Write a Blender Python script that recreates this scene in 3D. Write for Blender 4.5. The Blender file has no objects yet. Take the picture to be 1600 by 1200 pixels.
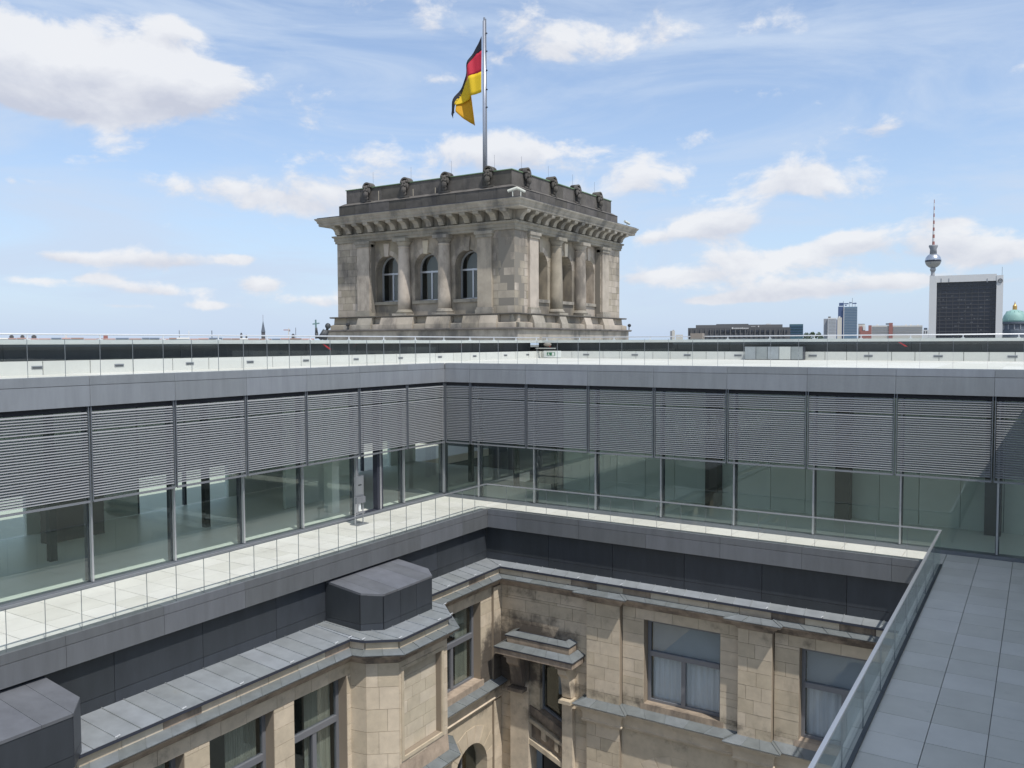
import bpy, math, random
from mathutils import Vector, Matrix
from math import radians as rad, sin, cos, pi
random.seed(7)
S = bpy.context.scene
COL = S.collection

# ------------------------------------------------------------------ camera
F_PX = 1323.487
CAM = Vector((19.934, -26.694, 0.0))
PITCH, ROLL, YAW = rad(2.767), rad(-0.212), rad(32.091)
FW = Vector((-sin(YAW)*cos(PITCH), cos(YAW)*cos(PITCH), -sin(PITCH)))
RT0 = Vector((cos(YAW), sin(YAW), 0)); UP0 = RT0.cross(FW)
RT = RT0*cos(ROLL) + UP0*sin(ROLL); UPV = -RT0*sin(ROLL) + UP0*cos(ROLL)
cd = bpy.data.cameras.new('camera'); cam = bpy.data.objects.new('camera', cd); COL.objects.link(cam)
cd.sensor_fit = 'HORIZONTAL'; cd.sensor_width = 36; cd.lens = F_PX/1600*36
cd.clip_start = 0.05; cd.clip_end = 30000
M = Matrix((RT, UPV, -FW)).transposed().to_4x4(); M.translation = CAM
cam.matrix_world = M
S.camera = cam
S.render.resolution_x = 1024; S.render.resolution_y = 768

# ------------------------------------------------------------------ light
SUN_AZ, SUN_EL = 24.0, 60.0          # degrees from +X towards -Y, elevation
SUN_STRENGTH, SKY_STRENGTH = 2.7, 0.12
sd = Vector((cos(rad(SUN_AZ))*cos(rad(SUN_EL)), -sin(rad(SUN_AZ))*cos(rad(SUN_EL)), sin(rad(SUN_EL))))
sl = bpy.data.lights.new('sun', 'SUN'); sl.energy = SUN_STRENGTH; sl.angle = rad(0.53); sl.color = (1, .965, .915)
so = bpy.data.objects.new('sun', sl); COL.objects.link(so)
so.rotation_euler = sd.to_track_quat('Z', 'Y').to_euler(); so.location = (40, -40, 60)
S.view_settings.view_transform = 'Standard'; S.view_settings.look = 'None'
S.view_settings.exposure = 0.52; S.view_settings.gamma = 1.0
S.view_settings.use_curve_mapping = False

def pix_dir(x, y):
    return (FW + RT*((x-800)/F_PX) - UPV*((y-600)/F_PX)).normalized()

W = bpy.data.worlds.new('World'); S.world = W; W.use_nodes = True
nt = W.node_tree; nt.nodes.clear()
def wn(t, **k):
    n = nt.nodes.new(t)
    for a, b in k.items(): setattr(n, a, b)
    return n
def lk(a, b): nt.links.new(a, b)
def wmath(op, a, b=None, c=None, clamp=False):
    n = wn('ShaderNodeMath', operation=op, use_clamp=clamp)
    for i, v in enumerate((a, b, c)):
        if v is None: continue
        if isinstance(v, (int, float)): n.inputs[i].default_value = v
        else: lk(v, n.inputs[i])
    return n.outputs[0]
def wdot(v, c):
    n = wn('ShaderNodeVectorMath', operation='DOT_PRODUCT'); lk(v, n.inputs[0]); n.inputs[1].default_value = c
    return n.outputs['Value']
out = wn('ShaderNodeOutputWorld'); bg = wn('ShaderNodeBackground'); lk(bg.outputs[0], out.inputs[0])
bg.inputs['Strength'].default_value = SKY_STRENGTH
sky = wn('ShaderNodeTexSky', sky_type='NISHITA', sun_disc=False)
sky.sun_elevation = rad(SUN_EL); sky.sun_rotation = rad(90+SUN_AZ)
sky.altitude = 50; sky.air_density = 1.0; sky.dust_density = 0.4; sky.ozone_density = 1.3
tc = wn('ShaderNodeTexCoord'); D = tc.outputs['Generated']
def wmap(v, loc=(0, 0, 0), sc=(1, 1, 1)):
    n = wn('ShaderNodeMapping'); lk(v, n.inputs[0]); n.inputs['Location'].default_value = loc; n.inputs['Scale'].default_value = sc
    return n.outputs[0]
def wnoise(v, scale, det, rough=.55, dist=0.0):
    n = wn('ShaderNodeTexNoise'); lk(v, n.inputs['Vector']); n.inputs['Scale'].default_value = scale
    n.inputs['Detail'].default_value = det; n.inputs['Roughness'].default_value = rough; n.inputs['Distortion'].default_value = dist
    return n.outputs['Fac']
CLOUD_LOW, CLOUD_TOP, VEIL, SKY_TINT = (3.45, 3.6, 4.15), (5.15, 5.2, 5.35), (3.5, 4.15, 5.15), (.88, .93, 1.0)
flat = wmap(D, (3.1, 1.7, .4), (1, 1, 1.8))
flat_up = wmap(D, (3.1, 1.7, .4+.04), (1, 1, 1.8))
n_a = wnoise(flat, 11.0, 11, .60, .25); n_b = wnoise(flat_up, 11.0, 4, .5, .25)
# heaped clouds: (centre x, y, half width, half height, weight) seen from the roof, as directions in the sky
clouds = [(115, 112, 140, 48, .54), (290, 128, 105, 36, .54), (55, 80, 85, 46, .34), (935, 50, 180, 42, .34), (60, 160, 100, 16, .2),
          (790, 236, 120, 30, .32), (640, 278, 110, 34, .22), (300, 290, 80, 24, .36), (460, 312, 85, 28, .36), (1010, 280, 110, 38, .24), (1245, 278, 64, 30, .36),
          (1108, 352, 66, 19, .48), (1215, 398, 120, 22, .34), (1325, 377, 32, 11, .52), (1560, 392, 70, 24, .38), (1465, 382, 48, 20, .26),
          (275, 408, 66, 14, .44), (100, 402, 58, 12, .44), (60, 440, 50, 9, .38), (245, 452, 74, 10, .36), (412, 444, 34, 12, .4), (490, 470, 54, 10, .32), (1370, 205, 42, 17, .36),
          (1050, 218, 55, 16, .24), (1040, 432, 100, 14, .3), (1290, 448, 130, 13, .32), (272, 48, 38, 17, .32), (680, 125, 40, 13, .26), (370, 405, 28, 7, .36), (150, 435, 26, 6, .36), (330, 478, 50, 6, .32), (190, 478, 40, 5, .3),
          (1180, 465, 60, 7, .34), (1420, 440, 40, 9, .34), (1110, 470, 40, 6, .3), (1480, 350, 30, 7, .26), (1015, 372, 36, 10, .3), (1560, 440, 40, 8, .3), (40, 285, 50, 10, .26)]
acc = None; lift = None
for (x, y, hw, hh, wgt) in clouds:
    c = pix_dir(x, y); a = (pix_dir(x+5, y)-pix_dir(x-5, y)).normalized(); b = (pix_dir(x, y-5)-pix_dir(x, y+5)).normalized()
    wa = hw/F_PX; wb = hh/F_PX
    da = wmath('ADD', wdot(D, tuple(a/wa)), -c.dot(a)/wa)
    db = wmath('ADD', wdot(D, tuple(b/wb)), -c.dot(b)/wb)
    q = wmath('ADD', wmath('MULTIPLY', da, da), wmath('MULTIPLY', db, db))
    e = wmath('POWER', 2.71828, wmath('MULTIPLY', q, -.8))
    e = wmath('MULTIPLY', e, wmath('GREATER_THAN', wdot(D, tuple(c)), 0.0))
    acc = wmath('MULTIPLY', e, wgt) if acc is None else wmath('MULTIPLY_ADD', e, wgt, acc)
    if hh > 9:
        ev = wmath('MULTIPLY', e, db); lift = wmath('MULTIPLY', ev, wgt) if lift is None else wmath('MULTIPLY_ADD', ev, wgt, lift)   # sunlit tops, greyer undersides
n_big = wnoise(wmap(D, (8.3, 2.2, 5.0), (1, 1, 1.6)), 3.2, 3, .5)
rest = wmath('MULTIPLY_ADD', wmath('MULTIPLY', wmath('SUBTRACT', 0.80, wdot(D, tuple(FW))), 4.0, clamp=True), 1.0, 0.0)
acc = wmath('MULTIPLY_ADD', wmath('MULTIPLY', wmath('MAXIMUM', wmath('ADD', n_big, -.44), 0.0), 1.6), rest, acc)
dens = wmath('ADD', wmath('MULTIPLY_ADD', n_a, 1.2, -.16), acc)
mr = wn('ShaderNodeMapRange', interpolation_type='SMOOTHSTEP'); lk(dens, mr.inputs[0])
mr.inputs[1].default_value = .585; mr.inputs[2].default_value = .80
cum = mr.outputs[0]
# thin high veil
veil_n = wnoise(wmap(D, (1.2, 4.4, 2.0), (1.1, 1.1, 5.0)), 2.6, 7, .6, .8)
mv = wn('ShaderNodeMapRange', interpolation_type='SMOOTHSTEP'); lk(veil_n, mv.inputs[0])
mv.inputs[1].default_value = .36; mv.inputs[2].default_value = .70; mv.inputs[3].default_value = .18; mv.inputs[4].default_value = .85
shade = wmath('ADD', wmath('MULTIPLY_ADD', wmath('SUBTRACT', n_a, n_b), 2.2, .72), wmath('MULTIPLY', lift, 1.5), clamp=True)
cr = wn('ShaderNodeMix', data_type='RGBA'); lk(shade, cr.inputs[0])
cr.inputs[6].default_value = (*CLOUD_LOW, 1); cr.inputs[7].default_value = (*CLOUD_TOP, 1)
sg = wn('ShaderNodeMix', data_type='RGBA', blend_type='MULTIPLY'); sg.inputs[0].default_value = 1.0
lk(sky.outputs[0], sg.inputs[6]); sg.inputs[7].default_value = (*SKY_TINT, 1)
# pale air towards the horizon, the same all round
sz = wn('ShaderNodeSeparateXYZ'); lk(D, sz.inputs[0])
hz = wmath('POWER', 2.71828, wmath('MULTIPLY', wmath('MAXIMUM', sz.outputs[2], 0.0), -7.0))
m0 = wn('ShaderNodeMix', data_type='RGBA'); lk(wmath('MULTIPLY', hz, .97), m0.inputs[0]); lk(sg.outputs[2], m0.inputs[6]); m0.inputs[7].default_value = (3.0, 3.72, 4.95, 1)
m1 = wn('ShaderNodeMix', data_type='RGBA'); lk(mv.outputs[0], m1.inputs[0]); lk(m0.outputs[2], m1.inputs[6]); m1.inputs[7].default_value = (*VEIL, 1)
m2 = wn('ShaderNodeMix', data_type='RGBA'); lk(wmath('MULTIPLY', cum, .90), m2.inputs[0]); lk(m1.outputs[2], m2.inputs[6]); lk(cr.outputs[2], m2.inputs[7])
lk(m2.outputs[2], bg.inputs['Color'])

# ------------------------------------------------------------------ materials
MT = {}
def mat(name, col, rough=.6, metal=0.0, var=0.0, noise=0.0, nscale=3.0, bump=0.0, bscale=30.0, stain=None, spec=.5, stretch=(1, 1, 1), soot=False):
    """procedural surface: base colour, per-piece variation, mottling, fine relief, optional stains (colour, scale, low, high)"""
    m = bpy.data.materials.new(name); m.use_nodes = True; t = m.node_tree; b = t.nodes['Principled BSDF']
    b.inputs['Roughness'].default_value = rough; b.inputs['Metallic'].default_value = metal
    b.inputs['Specular IOR Level'].default_value = spec
    def nd(k, **kw):
        n = t.nodes.new(k)
        for a, c in kw.items(): setattr(n, a, c)
        return n
    geo = nd('ShaderNodeNewGeometry'); mp = nd('ShaderNodeMapping'); t.links.new(geo.outputs['Position'], mp.inputs[0]); mp.inputs['Scale'].default_value = stretch
    pos = mp.outputs[0]
    rgb = nd('ShaderNodeRGB'); rgb.outputs[0].default_value = (*col, 1); cur = rgb.outputs[0]
    if var > 0:
        oi = nd('ShaderNodeObjectInfo'); mr = nd('ShaderNodeMapRange'); t.links.new(oi.outputs['Random'], mr.inputs[0])
        mr.inputs[3].default_value = 1-var; mr.inputs[4].default_value = 1+var
        mu = nd('ShaderNodeMix', data_type='RGBA', blend_type='MULTIPLY'); mu.inputs[0].default_value = 1
        t.links.new(cur, mu.inputs[6]); cc = nd('ShaderNodeCombineColor')
        pw = nd('ShaderNodeMath', operation='POWER'); t.links.new(mr.outputs[0], pw.inputs[0]); pw.inputs[1].default_value = 1.25
        t.links.new(mr.outputs[0], cc.inputs[0]); t.links.new(mr.outputs[0], cc.inputs[1]); t.links.new(pw.outputs[0], cc.inputs[2])
        t.links.new(cc.outputs[0], mu.inputs[7]); cur = mu.outputs[2]
    if noise > 0:
        nz = nd('ShaderNodeTexNoise'); nz.inputs['Scale'].default_value = nscale; nz.inputs['Detail'].default_value = 6; nz.inputs['Roughness'].default_value = .62
        t.links.new(pos, nz.inputs['Vector']); mr = nd('ShaderNodeMapRange'); t.links.new(nz.outputs['Fac'], mr.inputs[0])
        mr.inputs[1].default_value = .25; mr.inputs[2].default_value = .75; mr.inputs[3].default_value = 1-noise; mr.inputs[4].default_value = 1+noise
        mu = nd('ShaderNodeMix', data_type='RGBA', blend_type='MULTIPLY'); mu.inputs[0].default_value = 1
        t.links.new(cur, mu.inputs[6]); t.links.new(mr.outputs[0], mu.inputs[7]); cur = mu.outputs[2]
    if stain:
        sc, ss, lo, hi = stain
        nz = nd('ShaderNodeTexNoise'); nz.inputs['Scale'].default_value = ss; nz.inputs['Detail'].default_value = 8; nz.inputs['Roughness'].default_value = .65
        mp2 = nd('ShaderNodeMapping'); t.links.new(geo.outputs['Position'], mp2.inputs[0]); mp2.inputs['Scale'].default_value = (1, 1, .45); mp2.inputs['Location'].default_value = (5, 9, 2)
        t.links.new(mp2.outputs[0], nz.inputs['Vector']); mr = nd('ShaderNodeMapRange', interpolation_type='SMOOTHSTEP'); t.links.new(nz.outputs['Fac'], mr.inputs[0])
        mr.inputs[1].default_value = lo; mr.inputs[2].default_value = hi; mr.inputs[4].default_value = .85
        mu = nd('ShaderNodeMix', data_type='RGBA'); t.links.new(mr.outputs[0], mu.inputs[0]); t.links.new(cur, mu.inputs[6]); mu.inputs[7].default_value = (*sc, 1); cur = mu.outputs[2]
    if soot:
        sx = nd('ShaderNodeSeparateXYZ'); t.links.new(geo.outputs['Position'], sx.inputs[0]); tot = None
        def mth(op, a, c=None, d=None):
            n = nd('ShaderNodeMath', operation=op)
            for i, v in enumerate((a, c, d)):
                if v is None: continue
                if isinstance(v, (int, float)): n.inputs[i].default_value = v
                else: t.links.new(v, n.inputs[i])
            return n.outputs[0]
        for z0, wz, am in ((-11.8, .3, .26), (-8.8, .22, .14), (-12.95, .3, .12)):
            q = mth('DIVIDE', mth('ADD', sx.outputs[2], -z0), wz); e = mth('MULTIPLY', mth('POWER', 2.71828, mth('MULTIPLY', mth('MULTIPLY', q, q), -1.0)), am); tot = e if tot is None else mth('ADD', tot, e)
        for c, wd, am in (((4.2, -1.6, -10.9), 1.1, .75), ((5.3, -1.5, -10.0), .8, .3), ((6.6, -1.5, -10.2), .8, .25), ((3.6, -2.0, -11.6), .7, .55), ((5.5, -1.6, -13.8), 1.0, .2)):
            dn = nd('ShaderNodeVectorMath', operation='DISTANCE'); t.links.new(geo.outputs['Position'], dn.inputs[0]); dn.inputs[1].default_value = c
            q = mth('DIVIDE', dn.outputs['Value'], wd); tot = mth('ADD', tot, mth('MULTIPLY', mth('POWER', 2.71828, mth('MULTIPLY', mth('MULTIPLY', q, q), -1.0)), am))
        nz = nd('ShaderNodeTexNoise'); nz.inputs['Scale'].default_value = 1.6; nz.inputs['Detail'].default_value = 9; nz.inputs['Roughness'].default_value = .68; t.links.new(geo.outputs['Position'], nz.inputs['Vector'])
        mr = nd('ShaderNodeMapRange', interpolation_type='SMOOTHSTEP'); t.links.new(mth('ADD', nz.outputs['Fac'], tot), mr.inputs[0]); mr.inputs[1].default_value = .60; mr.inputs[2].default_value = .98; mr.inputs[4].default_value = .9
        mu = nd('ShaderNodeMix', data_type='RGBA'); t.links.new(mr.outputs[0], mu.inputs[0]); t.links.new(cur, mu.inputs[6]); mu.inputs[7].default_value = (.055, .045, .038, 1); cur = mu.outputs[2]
    t.links.new(cur, b.inputs['Base Color'])
    if bump > 0:
        nz = nd('ShaderNodeTexNoise'); nz.inputs['Scale'].default_value = bscale; nz.inputs['Detail'].default_value = 5; t.links.new(pos, nz.inputs['Vector'])
        bp = nd('ShaderNodeBump'); bp.inputs['Strength'].default_value = bump; bp.inputs['Distance'].default_value = .02
        t.links.new(nz.outputs['Fac'], bp.inputs['Height']); t.links.new(bp.outputs[0], b.inputs['Normal'])
    MT[name] = m; return m
def glass(name, tint, refl=1.0, rough=0.0, ior=1.5):
    m = bpy.data.materials.new(name); m.use_nodes = True; t = m.node_tree; t.nodes.clear()
    o = t.nodes.new('ShaderNodeOutputMaterial'); mx = t.nodes.new('ShaderNodeMixShader'); tr = t.nodes.new('ShaderNodeBsdfTransparent'); gl = t.nodes.new('ShaderNodeBsdfGlossy')
    tr.inputs[0].default_value = (*tint, 1); gl.inputs['Roughness'].default_value = rough; gl.inputs[0].default_value = (.9, .96, .94, 1)
    lw = t.nodes.new('ShaderNodeFresnel'); ge = t.nodes.new('ShaderNodeNewGeometry'); mi = t.nodes.new('ShaderNodeMapRange')
    t.links.new(ge.outputs['Backfacing'], mi.inputs[0]); mi.inputs[3].default_value = ior; mi.inputs[4].default_value = 1/ior; t.links.new(mi.outputs[0], lw.inputs['IOR'])
    mu = t.nodes.new('ShaderNodeMath'); mu.operation = 'MULTIPLY'; mu.use_clamp = True; t.links.new(lw.outputs[0], mu.inputs[0]); mu.inputs[1].default_value = refl
    t.links.new(mu.outputs[0], mx.inputs[0]); t.links.new(tr.outputs[0], mx.inputs[1]); t.links.new(gl.outputs[0], mx.inputs[2]); t.links.new(mx.outputs[0], o.inputs[0])
    MT[name] = m; return m
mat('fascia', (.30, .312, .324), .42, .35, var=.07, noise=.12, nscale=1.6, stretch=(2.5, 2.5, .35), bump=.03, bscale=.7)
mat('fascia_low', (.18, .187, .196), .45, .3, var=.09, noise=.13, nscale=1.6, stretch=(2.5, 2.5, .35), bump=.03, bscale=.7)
mat('anthracite', (.047, .053, .061), .42, .2, var=.14, noise=.16, nscale=1.5, stretch=(2, 2, .5), bump=.03, bscale=.9)
mat('shadow_gap', (.02, .02, .025), .8)
mat('zinc', (.33, .35, .36), .45, .35, var=.10, noise=.16, nscale=2.5, stain=((.30, .28, .22), .9, .62, .8))
mat('zinc_dark', (.16, .165, .18), .5, .25, var=.10, noise=.2, nscale=2, bump=.04, bscale=1.5)
mat('zinc_ledge', (.205, .222, .224), .5, .3, var=.12, noise=.2, nscale=3)
mat('tile', (.615, .59, .538), .75, var=.06, noise=.08, nscale=1.3, bump=.08, stain=((.36, .34, .31), 1.1, .60, .85))
mat('tile_grout', (.24, .24, .235), .9)
mat('white_panel', (.61, .605, .57), .55, var=.03, noise=.03)
mat('aluminium', (.52, .53, .55), .35, .7)
mat('slat', (.31, .315, .322), .55, .25)
mat('frame_grey', (.30, .31, .33), .4, .5)
mat('frame_dark', (.05, .055, .075), .45, .3)
mat('sill_metal', (.22, .235, .26), .4, .5)
mat('window_frame', (.23, .235, .255), .45, .4)
mat('pale_metal', (.56, .57, .54), .5, .2, noise=.06)
mat('rail_white', (.66, .67, .68), .35, .2)
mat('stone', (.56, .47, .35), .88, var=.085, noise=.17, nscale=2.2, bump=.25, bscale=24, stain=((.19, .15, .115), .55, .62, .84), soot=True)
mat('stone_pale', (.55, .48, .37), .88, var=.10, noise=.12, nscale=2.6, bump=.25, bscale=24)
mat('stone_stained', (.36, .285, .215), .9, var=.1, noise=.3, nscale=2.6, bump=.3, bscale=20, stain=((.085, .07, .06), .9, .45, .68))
mat('mortar', (.27, .22, .165), .95)
mat('tower_stone', (.37, .32, .255), .9, var=.2, noise=.2, nscale=1.1, bump=.3, bscale=14, stain=((.12, .107, .092), .45, .44, .66))
mat('tower_trim', (.30, .27, .22), .9, var=.12, noise=.25, nscale=1.4, bump=.3, bscale=14, stain=((.10, .095, .088), .6, .45, .68))
mat('tower_mortar', (.20, .18, .15), .95)
mat('soot_stone', (.105, .095, .083), .92, var=.18, noise=.35, nscale=1.3, bump=.35, bscale=12, stain=((.045, .043, .042), .7, .5, .7))
mat('copper_green', (.16, .25, .14), .7, noise=.2)
mat('interior_wall', (.66, .70, .66), .7, var=.05, noise=.03)
mat('interior_floor', (.82, .83, .78), .35)
mat('interior_dark', (.03, .032, .033), .6)
mat('interior_brown', (.085, .07, .06), .6)
mat('ceiling_white', (.78, .79, .77), .8)
mat('dark_room', (.022, .022, .02), .9)
mat('curtain', (.85, .86, .88), .9, noise=.18, nscale=2.2, stretch=(5, 5, .15))
mat('roller_blind', (.46, .50, .54), .9, noise=.06, nscale=1)
mat('curtain_olive', (.34, .35, .27), .9, noise=.3, nscale=2.0, stretch=(4, 4, .15))
glass('pane_glass', (.93, .972, .945), 1.5)
glass('pane_dark', (.87, .89, .90), 1.5)
glass('rail_glass', (.972, .99, .98), .8)
mat('camera_white', (.62, .62, .54), .4)
mat('black_plastic', (.02, .02, .022), .5)
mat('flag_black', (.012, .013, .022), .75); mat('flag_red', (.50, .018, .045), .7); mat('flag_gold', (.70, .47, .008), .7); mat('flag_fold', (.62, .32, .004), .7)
mat('pole_metal', (.42, .44, .49), .35, .6)
mat('sign_green', (.01, .16, .07), .5); mat('sign_white', (.78, .8, .78), .5)
mat('red_paint', (.42, .025, .03), .6); mat('brown_box', (.23, .2, .17), .7)
mat('bronze', (.06, .065, .07), .6, .4, noise=.2); mat('verdigris', (.17, .27, .27), .6, .2, noise=.2)
mat('ground', (.16, .16, .14), .95, noise=.3, nscale=.02)
mat('court_floor', (.22, .21, .19), .9, noise=.1)
mat('far_dark', (.095, .096, .102), .7, noise=.1, nscale=.1); mat('far_dark2', (.13, .128, .128), .7)
mat('far_glass', (.035, .04, .055), .15, 0.0, noise=.2, nscale=.2); mat('far_teal', (.07, .14, .17), .2, .2)
mat('far_white', (.66, .655, .64), .6, noise=.03, nscale=.1); mat('far_blue', (.17, .25, .33), .25, .3); mat('far_blue_dark', (.09, .13, .24), .3, .2)
mat('far_red', (.34, .15, .13), .7); mat('far_cream', (.58, .55, .49), .7); mat('far_grey', (.30, .31, .33), .7); mat('far_dim', (.10, .105, .115), .6)
mat('far_roof', (.30, .19, .155), .8, var=.3); mat('far_slate', (.10, .12, .15), .6)
mat('tv_concrete', (.42, .42, .43), .7); mat('steel_ball', (.55, .57, .60), .28, .85, noise=.08, nscale=.4)
mat('dome_green', (.24, .40, .36), .6, noise=.18, nscale=.1); mat('gold', (.55, .35, .12), .4, .6)
mat('leaf', (.045, .075, .035), .8, noise=.4, nscale=.3)

# ------------------------------------------------------------------ mesh helpers
class G:
    def __init__(s): s.v = []; s.f = []
    def box(s, x0, x1, y0, y1, z0, z1):
        n = len(s.v); s.v += [(x0, y0, z0), (x1, y0, z0), (x1, y1, z0), (x0, y1, z0), (x0, y0, z1), (x1, y0, z1), (x1, y1, z1), (x0, y1, z1)]
        s.f += [tuple(n+i for i in q) for q in ((3, 2, 1, 0), (4, 5, 6, 7), (0, 1, 5, 4), (1, 2, 6, 5), (2, 3, 7, 6), (3, 0, 4, 7))]
        return s
    def face(s, pts):
        n = len(s.v); s.v += [tuple(p) for p in pts]; s.f.append(tuple(range(n, n+len(pts)))); return s
    def prism(s, pts, vec):
        """closed solid: polygon pts pushed along vec"""
        n = len(s.v); k = len(pts); vec = Vector(vec)
        s.v += [tuple(p) for p in pts] + [tuple(Vector(p)+vec) for p in pts]
        s.f.append(tuple(range(n, n+k))); s.f.append(tuple(range(n+2*k-1, n+k-1, -1)))
        for i in range(k):
            j = (i+1) % k; s.f.append((n+i, n+j, n+k+j, n+k+i))
        return s
    def plan(s, pts, z0, z1): return s.prism([(x, y, z0) for x, y in pts], (0, 0, z1-z0))
    def lathe(s, cx, cy, prof, seg=20, scale=(1, 1)):
        n = len(s.v); k = len(prof)
        for i in range(seg):
            a = 2*pi*i/seg
            for r, z in prof: s.v.append((cx+r*cos(a)*scale[0], cy+r*sin(a)*scale[1], z))
        for i in range(seg):
            j = (i+1) % seg
            for q in range(k-1): s.f.append((n+i*k+q, n+j*k+q, n+j*k+q+1, n+i*k+q+1))
        s.f.append(tuple(n+i*k for i in range(seg))[::-1]); s.f.append(tuple(n+i*k+k-1 for i in range(seg)))
        return s
    def tube(s, p, q, r, seg=10, r2=None):
        p, q = Vector(p), Vector(q); d = (q-p).normalized(); a = d.orthogonal().normalized(); b = d.cross(a); n = len(s.v); r2 = r if r2 is None else r2
        for i in range(seg):
            t = 2*pi*i/seg; o = a*cos(t)+b*sin(t); s.v.append(tuple(p+o*r)); s.v.append(tuple(q+o*r2))
        for i in range(seg):
            j = (i+1) % seg; s.f.append((n+2*i, n+2*j, n+2*j+1, n+2*i+1))
        s.f.append(tuple(n+2*i for i in range(seg))[::-1]); s.f.append(tuple(n+2*i+1 for i in range(seg)))
        return s
    def ball(s, c, r, sc=(1, 1, 1), seg=12, rings=8):
        n = len(s.v)
        for i in range(rings+1):
            t = pi*i/rings
            for j in range(seg):
                a = 2*pi*j/seg; s.v.append((c[0]+r*sc[0]*sin(t)*cos(a), c[1]+r*sc[1]*sin(t)*sin(a), c[2]+r*sc[2]*cos(t)))
        for i in range(rings):
            for j in range(seg):
                k = (j+1) % seg; s.f.append((n+i*seg+j, n+i*seg+k, n+(i+1)*seg+k, n+(i+1)*seg+j))
        return s
    def sweep(s, path, prof, closed=False):
        """profile (offset to the right of the path, z) swept along plan points with mitred corners"""
        rings = []
        k = len(path)
        for i, p in enumerate(path):
            p = Vector(p).to_2d(); ns = []
            if closed or i > 0:
                d = (p-Vector(path[i-1]).to_2d()).normalized(); ns.append(Vector((d.y, -d.x)))
            if closed or i < k-1:
                d = (Vector(path[(i+1) % k]).to_2d()-p).normalized(); ns.append(Vector((d.y, -d.x)))
            if len(ns) == 2:
                m = (ns[0]+ns[1]); m = m/max(.25, m.length_squared)*2
            else: m = ns[0]
            rings.append([(p.x+m.x*o, p.y+m.y*o, z) for o, z in prof])
        n = len(s.v); q = len(prof)
        for r in rings: s.v += r
        for i in range(k if closed else k-1):
            j = (i+1) % k
            for a in range(q-1): s.f.append((n+i*q+a, n+j*q+a, n+j*q+a+1, n+i*q+a+1))
        if not closed:
            s.f.append(tuple(n+a for a in range(q))); s.f.append(tuple(n+(k-1)*q+a for a in range(q))[::-1])
        return s
    def mesh(s, name):
        me = bpy.data.meshes.new(name); me.from_pydata(s.v, [], s.f); me.validate(); me.update(); return me
    def obj(s, name, m, parent=None, smooth=False):
        me = s.mesh(name); me.materials.append(MT[m])
        if smooth:
            for p in me.polygons: p.use_smooth = True
        return link(name, me, parent)
def link(name, me, parent=None):
    o = bpy.data.objects.new(name, me); COL.objects.link(o)
    if parent is not None:
        o.parent = parent; o.matrix_parent_inverse = INV.get(parent.name, Matrix.Identity(4))
    return o
INV = {}
def thing(name, label, cat, loc=(0, 0, 0), group=None, rotz=0.0, local=False):
    o = bpy.data.objects.new(name, None); COL.objects.link(o); o.empty_display_size = .3
    o.location = loc; o.rotation_euler = (0, 0, rotz)
    o['label'] = label; o['category'] = cat
    if group: o['group'] = group
    if not local: INV[o.name] = (Matrix.Translation(loc) @ Matrix.Rotation(rotz, 4, 'Z')).inverted()
    return o
def tag(o, label, cat, group=None):
    o['label'] = label; o['category'] = cat
    if group: o['group'] = group
    return o
def struct(o): o['kind'] = 'structure'; return o
UNIT = {}
def unit(m):
    if m not in UNIT:
        me = G().box(-.5, .5, -.5, .5, -.5, .5).mesh('block_'+m); me.materials.append(MT[m]); UNIT[m] = me
    return UNIT[m]
def piece(name, m, x0, x1, y0, y1, z0, z1, parent):
    o = link(name, unit(m), parent); o.location = ((x0+x1)/2, (y0+y1)/2, (z0+z1)/2); o.scale = (abs(x1-x0), abs(y1-y0), abs(z1-z0)); return o
def mapper(axis, plane, sgn):
    """(u, out, z) -> world; out is distance in front of the wall plane"""
    if axis == 'y': return lambda u, o, z: (u, plane+sgn*o, z)
    return lambda u, o, z: (plane+sgn*o, u, z)
def stones(parent, axis, plane, sgn, u0, u1, z0, z1, holes=(), m='stone', bed='mortar', ch=.44, bl=(.6, 1.15), depth=.5, gap=.010, seed=1, name='stone_block'):
    rnd = random.Random(seed); g = G(); mp = mapper(axis, plane, sgn)
    n = max(1, round((z1-z0)/ch)); h = (z1-z0)/n
    for i in range(n):
        a, b = z0+i*h, z0+(i+1)*h
        cuts = sorted({a, b} | {z for H in holes for z in (H[2], H[3]) if a+.02 < z < b-.02})
        off = rnd.uniform(0, bl[0])
        for c0, c1 in zip(cuts, cuts[1:]):
            mid = (c0+c1)/2; spans = [(u0, u1)]
            for H in holes:
                if H[2] < mid < H[3]:
                    spans = [t for s0, s1 in spans for t in ((s0, min(s1, H[0])), (max(s0, H[1]), s1)) if t[1]-t[0] > .02]
            for s0, s1 in spans:
                p0 = mp(s0, -.018, c0); p1 = mp(s1, -depth, c1)
                g.box(min(p0[0], p1[0]), max(p0[0], p1[0]), min(p0[1], p1[1]), max(p0[1], p1[1]), c0, c1)
                u = s0; first = True
                while u < s1-.01:
                    L = rnd.uniform(*bl); L = L*.55 if first and i % 2 else L; first = False
                    e = u+L
                    if s1-e < bl[0]*.5: e = s1
                    pr = rnd.uniform(-.003, .004)
                    q0 = mp(u+gap/2, pr, 0); q1 = mp(e-gap/2, -.09, 0)
                    piece(name, m, min(q0[0], q1[0]), max(q0[0], q1[0]), min(q0[1], q1[1]), max(q0[1], q1[1]), c0+gap/2, c1-gap/2, parent)
                    u = e
    return g.obj('mortar_bed', bed, parent)
def abox(g, mp, u0, u1, o0, o1, z0, z1):
    p, q = mp(u0, o0, z0), mp(u1, o1, z1)
    return g.box(min(p[0], q[0]), max(p[0], q[0]), min(p[1], q[1]), max(p[1], q[1]), min(z0, z1), max(z0, z1))
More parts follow.
